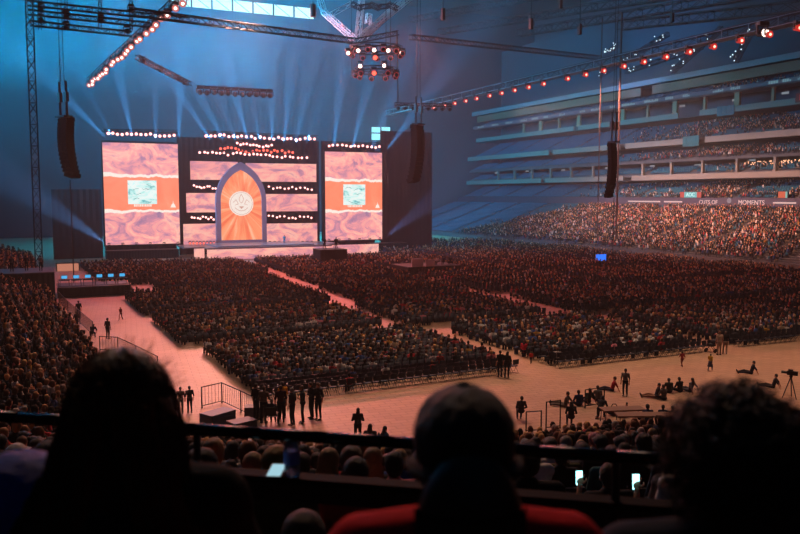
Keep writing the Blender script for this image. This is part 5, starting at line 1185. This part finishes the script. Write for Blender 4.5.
# ------------------------------------------------------------------ air, sky and light
wd = bpy.data.worlds.new('world'); S.world = wd; wd.use_nodes = True; nt = wd.node_tree; nt.nodes['Background'].inputs['Color'].default_value = (.02, .05, .09, 1); nt.nodes['Background'].inputs['Strength'].default_value = .0
vs_ = nt.nodes.new('ShaderNodeVolumeScatter'); vs_.inputs['Density'].default_value = .00075; vs_.inputs['Anisotropy'].default_value = .1; vs_.inputs['Color'].default_value = (.8, .9, 1, 1); nt.links.new(vs_.outputs[0], nt.nodes['World Output'].inputs['Volume'])
def area(name, loc, tgt, size, W, c, sy=None, spread=PI):
    l = bpy.data.lights.new(name, 'AREA'); l.shape = 'RECTANGLE'; l.size = size; l.size_y = sy or size; l.energy = W; l.color = lin(c)[:3]; l.spread = spread
    o = bpy.data.objects.new(name, l); COL.objects.link(o); o.location = loc; o.rotation_euler = (Vector(tgt) - Vector(loc)).to_track_quat('-Z', 'Y').to_euler(); return o
def spot(name, loc, tgt, W, c, ang, blend=.3, r=.3):
    l = bpy.data.lights.new(name, 'SPOT'); l.energy = W; l.color = lin(c)[:3]; l.spot_size = math.radians(ang); l.spot_blend = blend; l.shadow_soft_size = r
    o = bpy.data.objects.new(name, l); COL.objects.link(o); o.location = loc; o.rotation_euler = (Vector(tgt) - Vector(loc)).to_track_quat('-Z', 'Y').to_euler(); return o
BL = (20, 130, 220)
area('haze_wash', (15, 228, 44), (5, 120, 98), 90, 330000, (0, 168, 228), 16, spread=math.radians(62))
area('haze_wash', (-56, 150, 34), (60, 190, 66), 80, 330000, (0, 168, 228), 30, spread=math.radians(84))
area('haze_wash', (60, 192, 70), (56, 190, 30), 40, 110000, (0, 168, 228), 40, spread=math.radians(80))
area('corner_teal', (84, 205, 34), (118, 188, 6), 16, 8000, (70, 180, 215), 16, spread=math.radians(100))  # added lamp that brings out the empty corner seats, no fixture modelled
area('tier_teal', (70, 150, 64), (140, 140, 24), 40, 15000, (110, 165, 165), 60)
area('stand_warm', (99, 125, 33), (121, 122, 5), 70, 36000, (255, 180, 150), 3, spread=math.radians(95))
area('floor_pink', (42, 134, 40), (42, 84, 0), 60, 38000, (255, 124, 112), 6, spread=math.radians(120))
area('floor_warm', (40, 44, 34), (38, 41, 0), 60, 3700, (255, 212, 180), 12, spread=math.radians(70))
spot('floor_left', (30, 110, 40), (5, 66, 0), 130000, (255, 190, 165), 40, .8, 1.)  # added spot that brightens the left floor, no fixture modelled
area('stage_front', (38, 118, 34), (38, 148, 6), 40, 1200, (255, 200, 200), 3, spread=math.radians(60))
area('stand_dim', (20, 60, 50), (5, 22, 5), 30, 3000, (255, 200, 165), 20, spread=math.radians(70))
for i, (x, z, tx) in enumerate([(11.5, 21.6, -26), (12.5, 21.6, -6), (16, 21.6, 9), (20, 21.6, 21), (24, 21.6, 27)] + [(30 + i * 2.3, 21.4, 38 + (i - 4.5) * 7.5) for i in range(9)] + [(54, 20.8, 60), (58, 20.8, 70), (62, 20.8, 82), (65.5, 20.6, 100)]):
    spot('beam', (x, 147, z), (tx, 150, 62), 1700000, (80, 175, 255), 14, .7, .25)
spot('beam', (11, 148, 3), (-30, 130, 34), 500000, (120, 180, 255), 20, .5, .25); spot('beam', (66, 148, 3), (100, 150, 26), 350000, (120, 150, 230), 22, .5, .25)
for px in (644, 689, 768): p = onX(px, 45, 95.8); spot('beam', (95.8, p.y, zc), (104, p.y, 4), 200000, (235, 230, 235), 30, .8, .3)
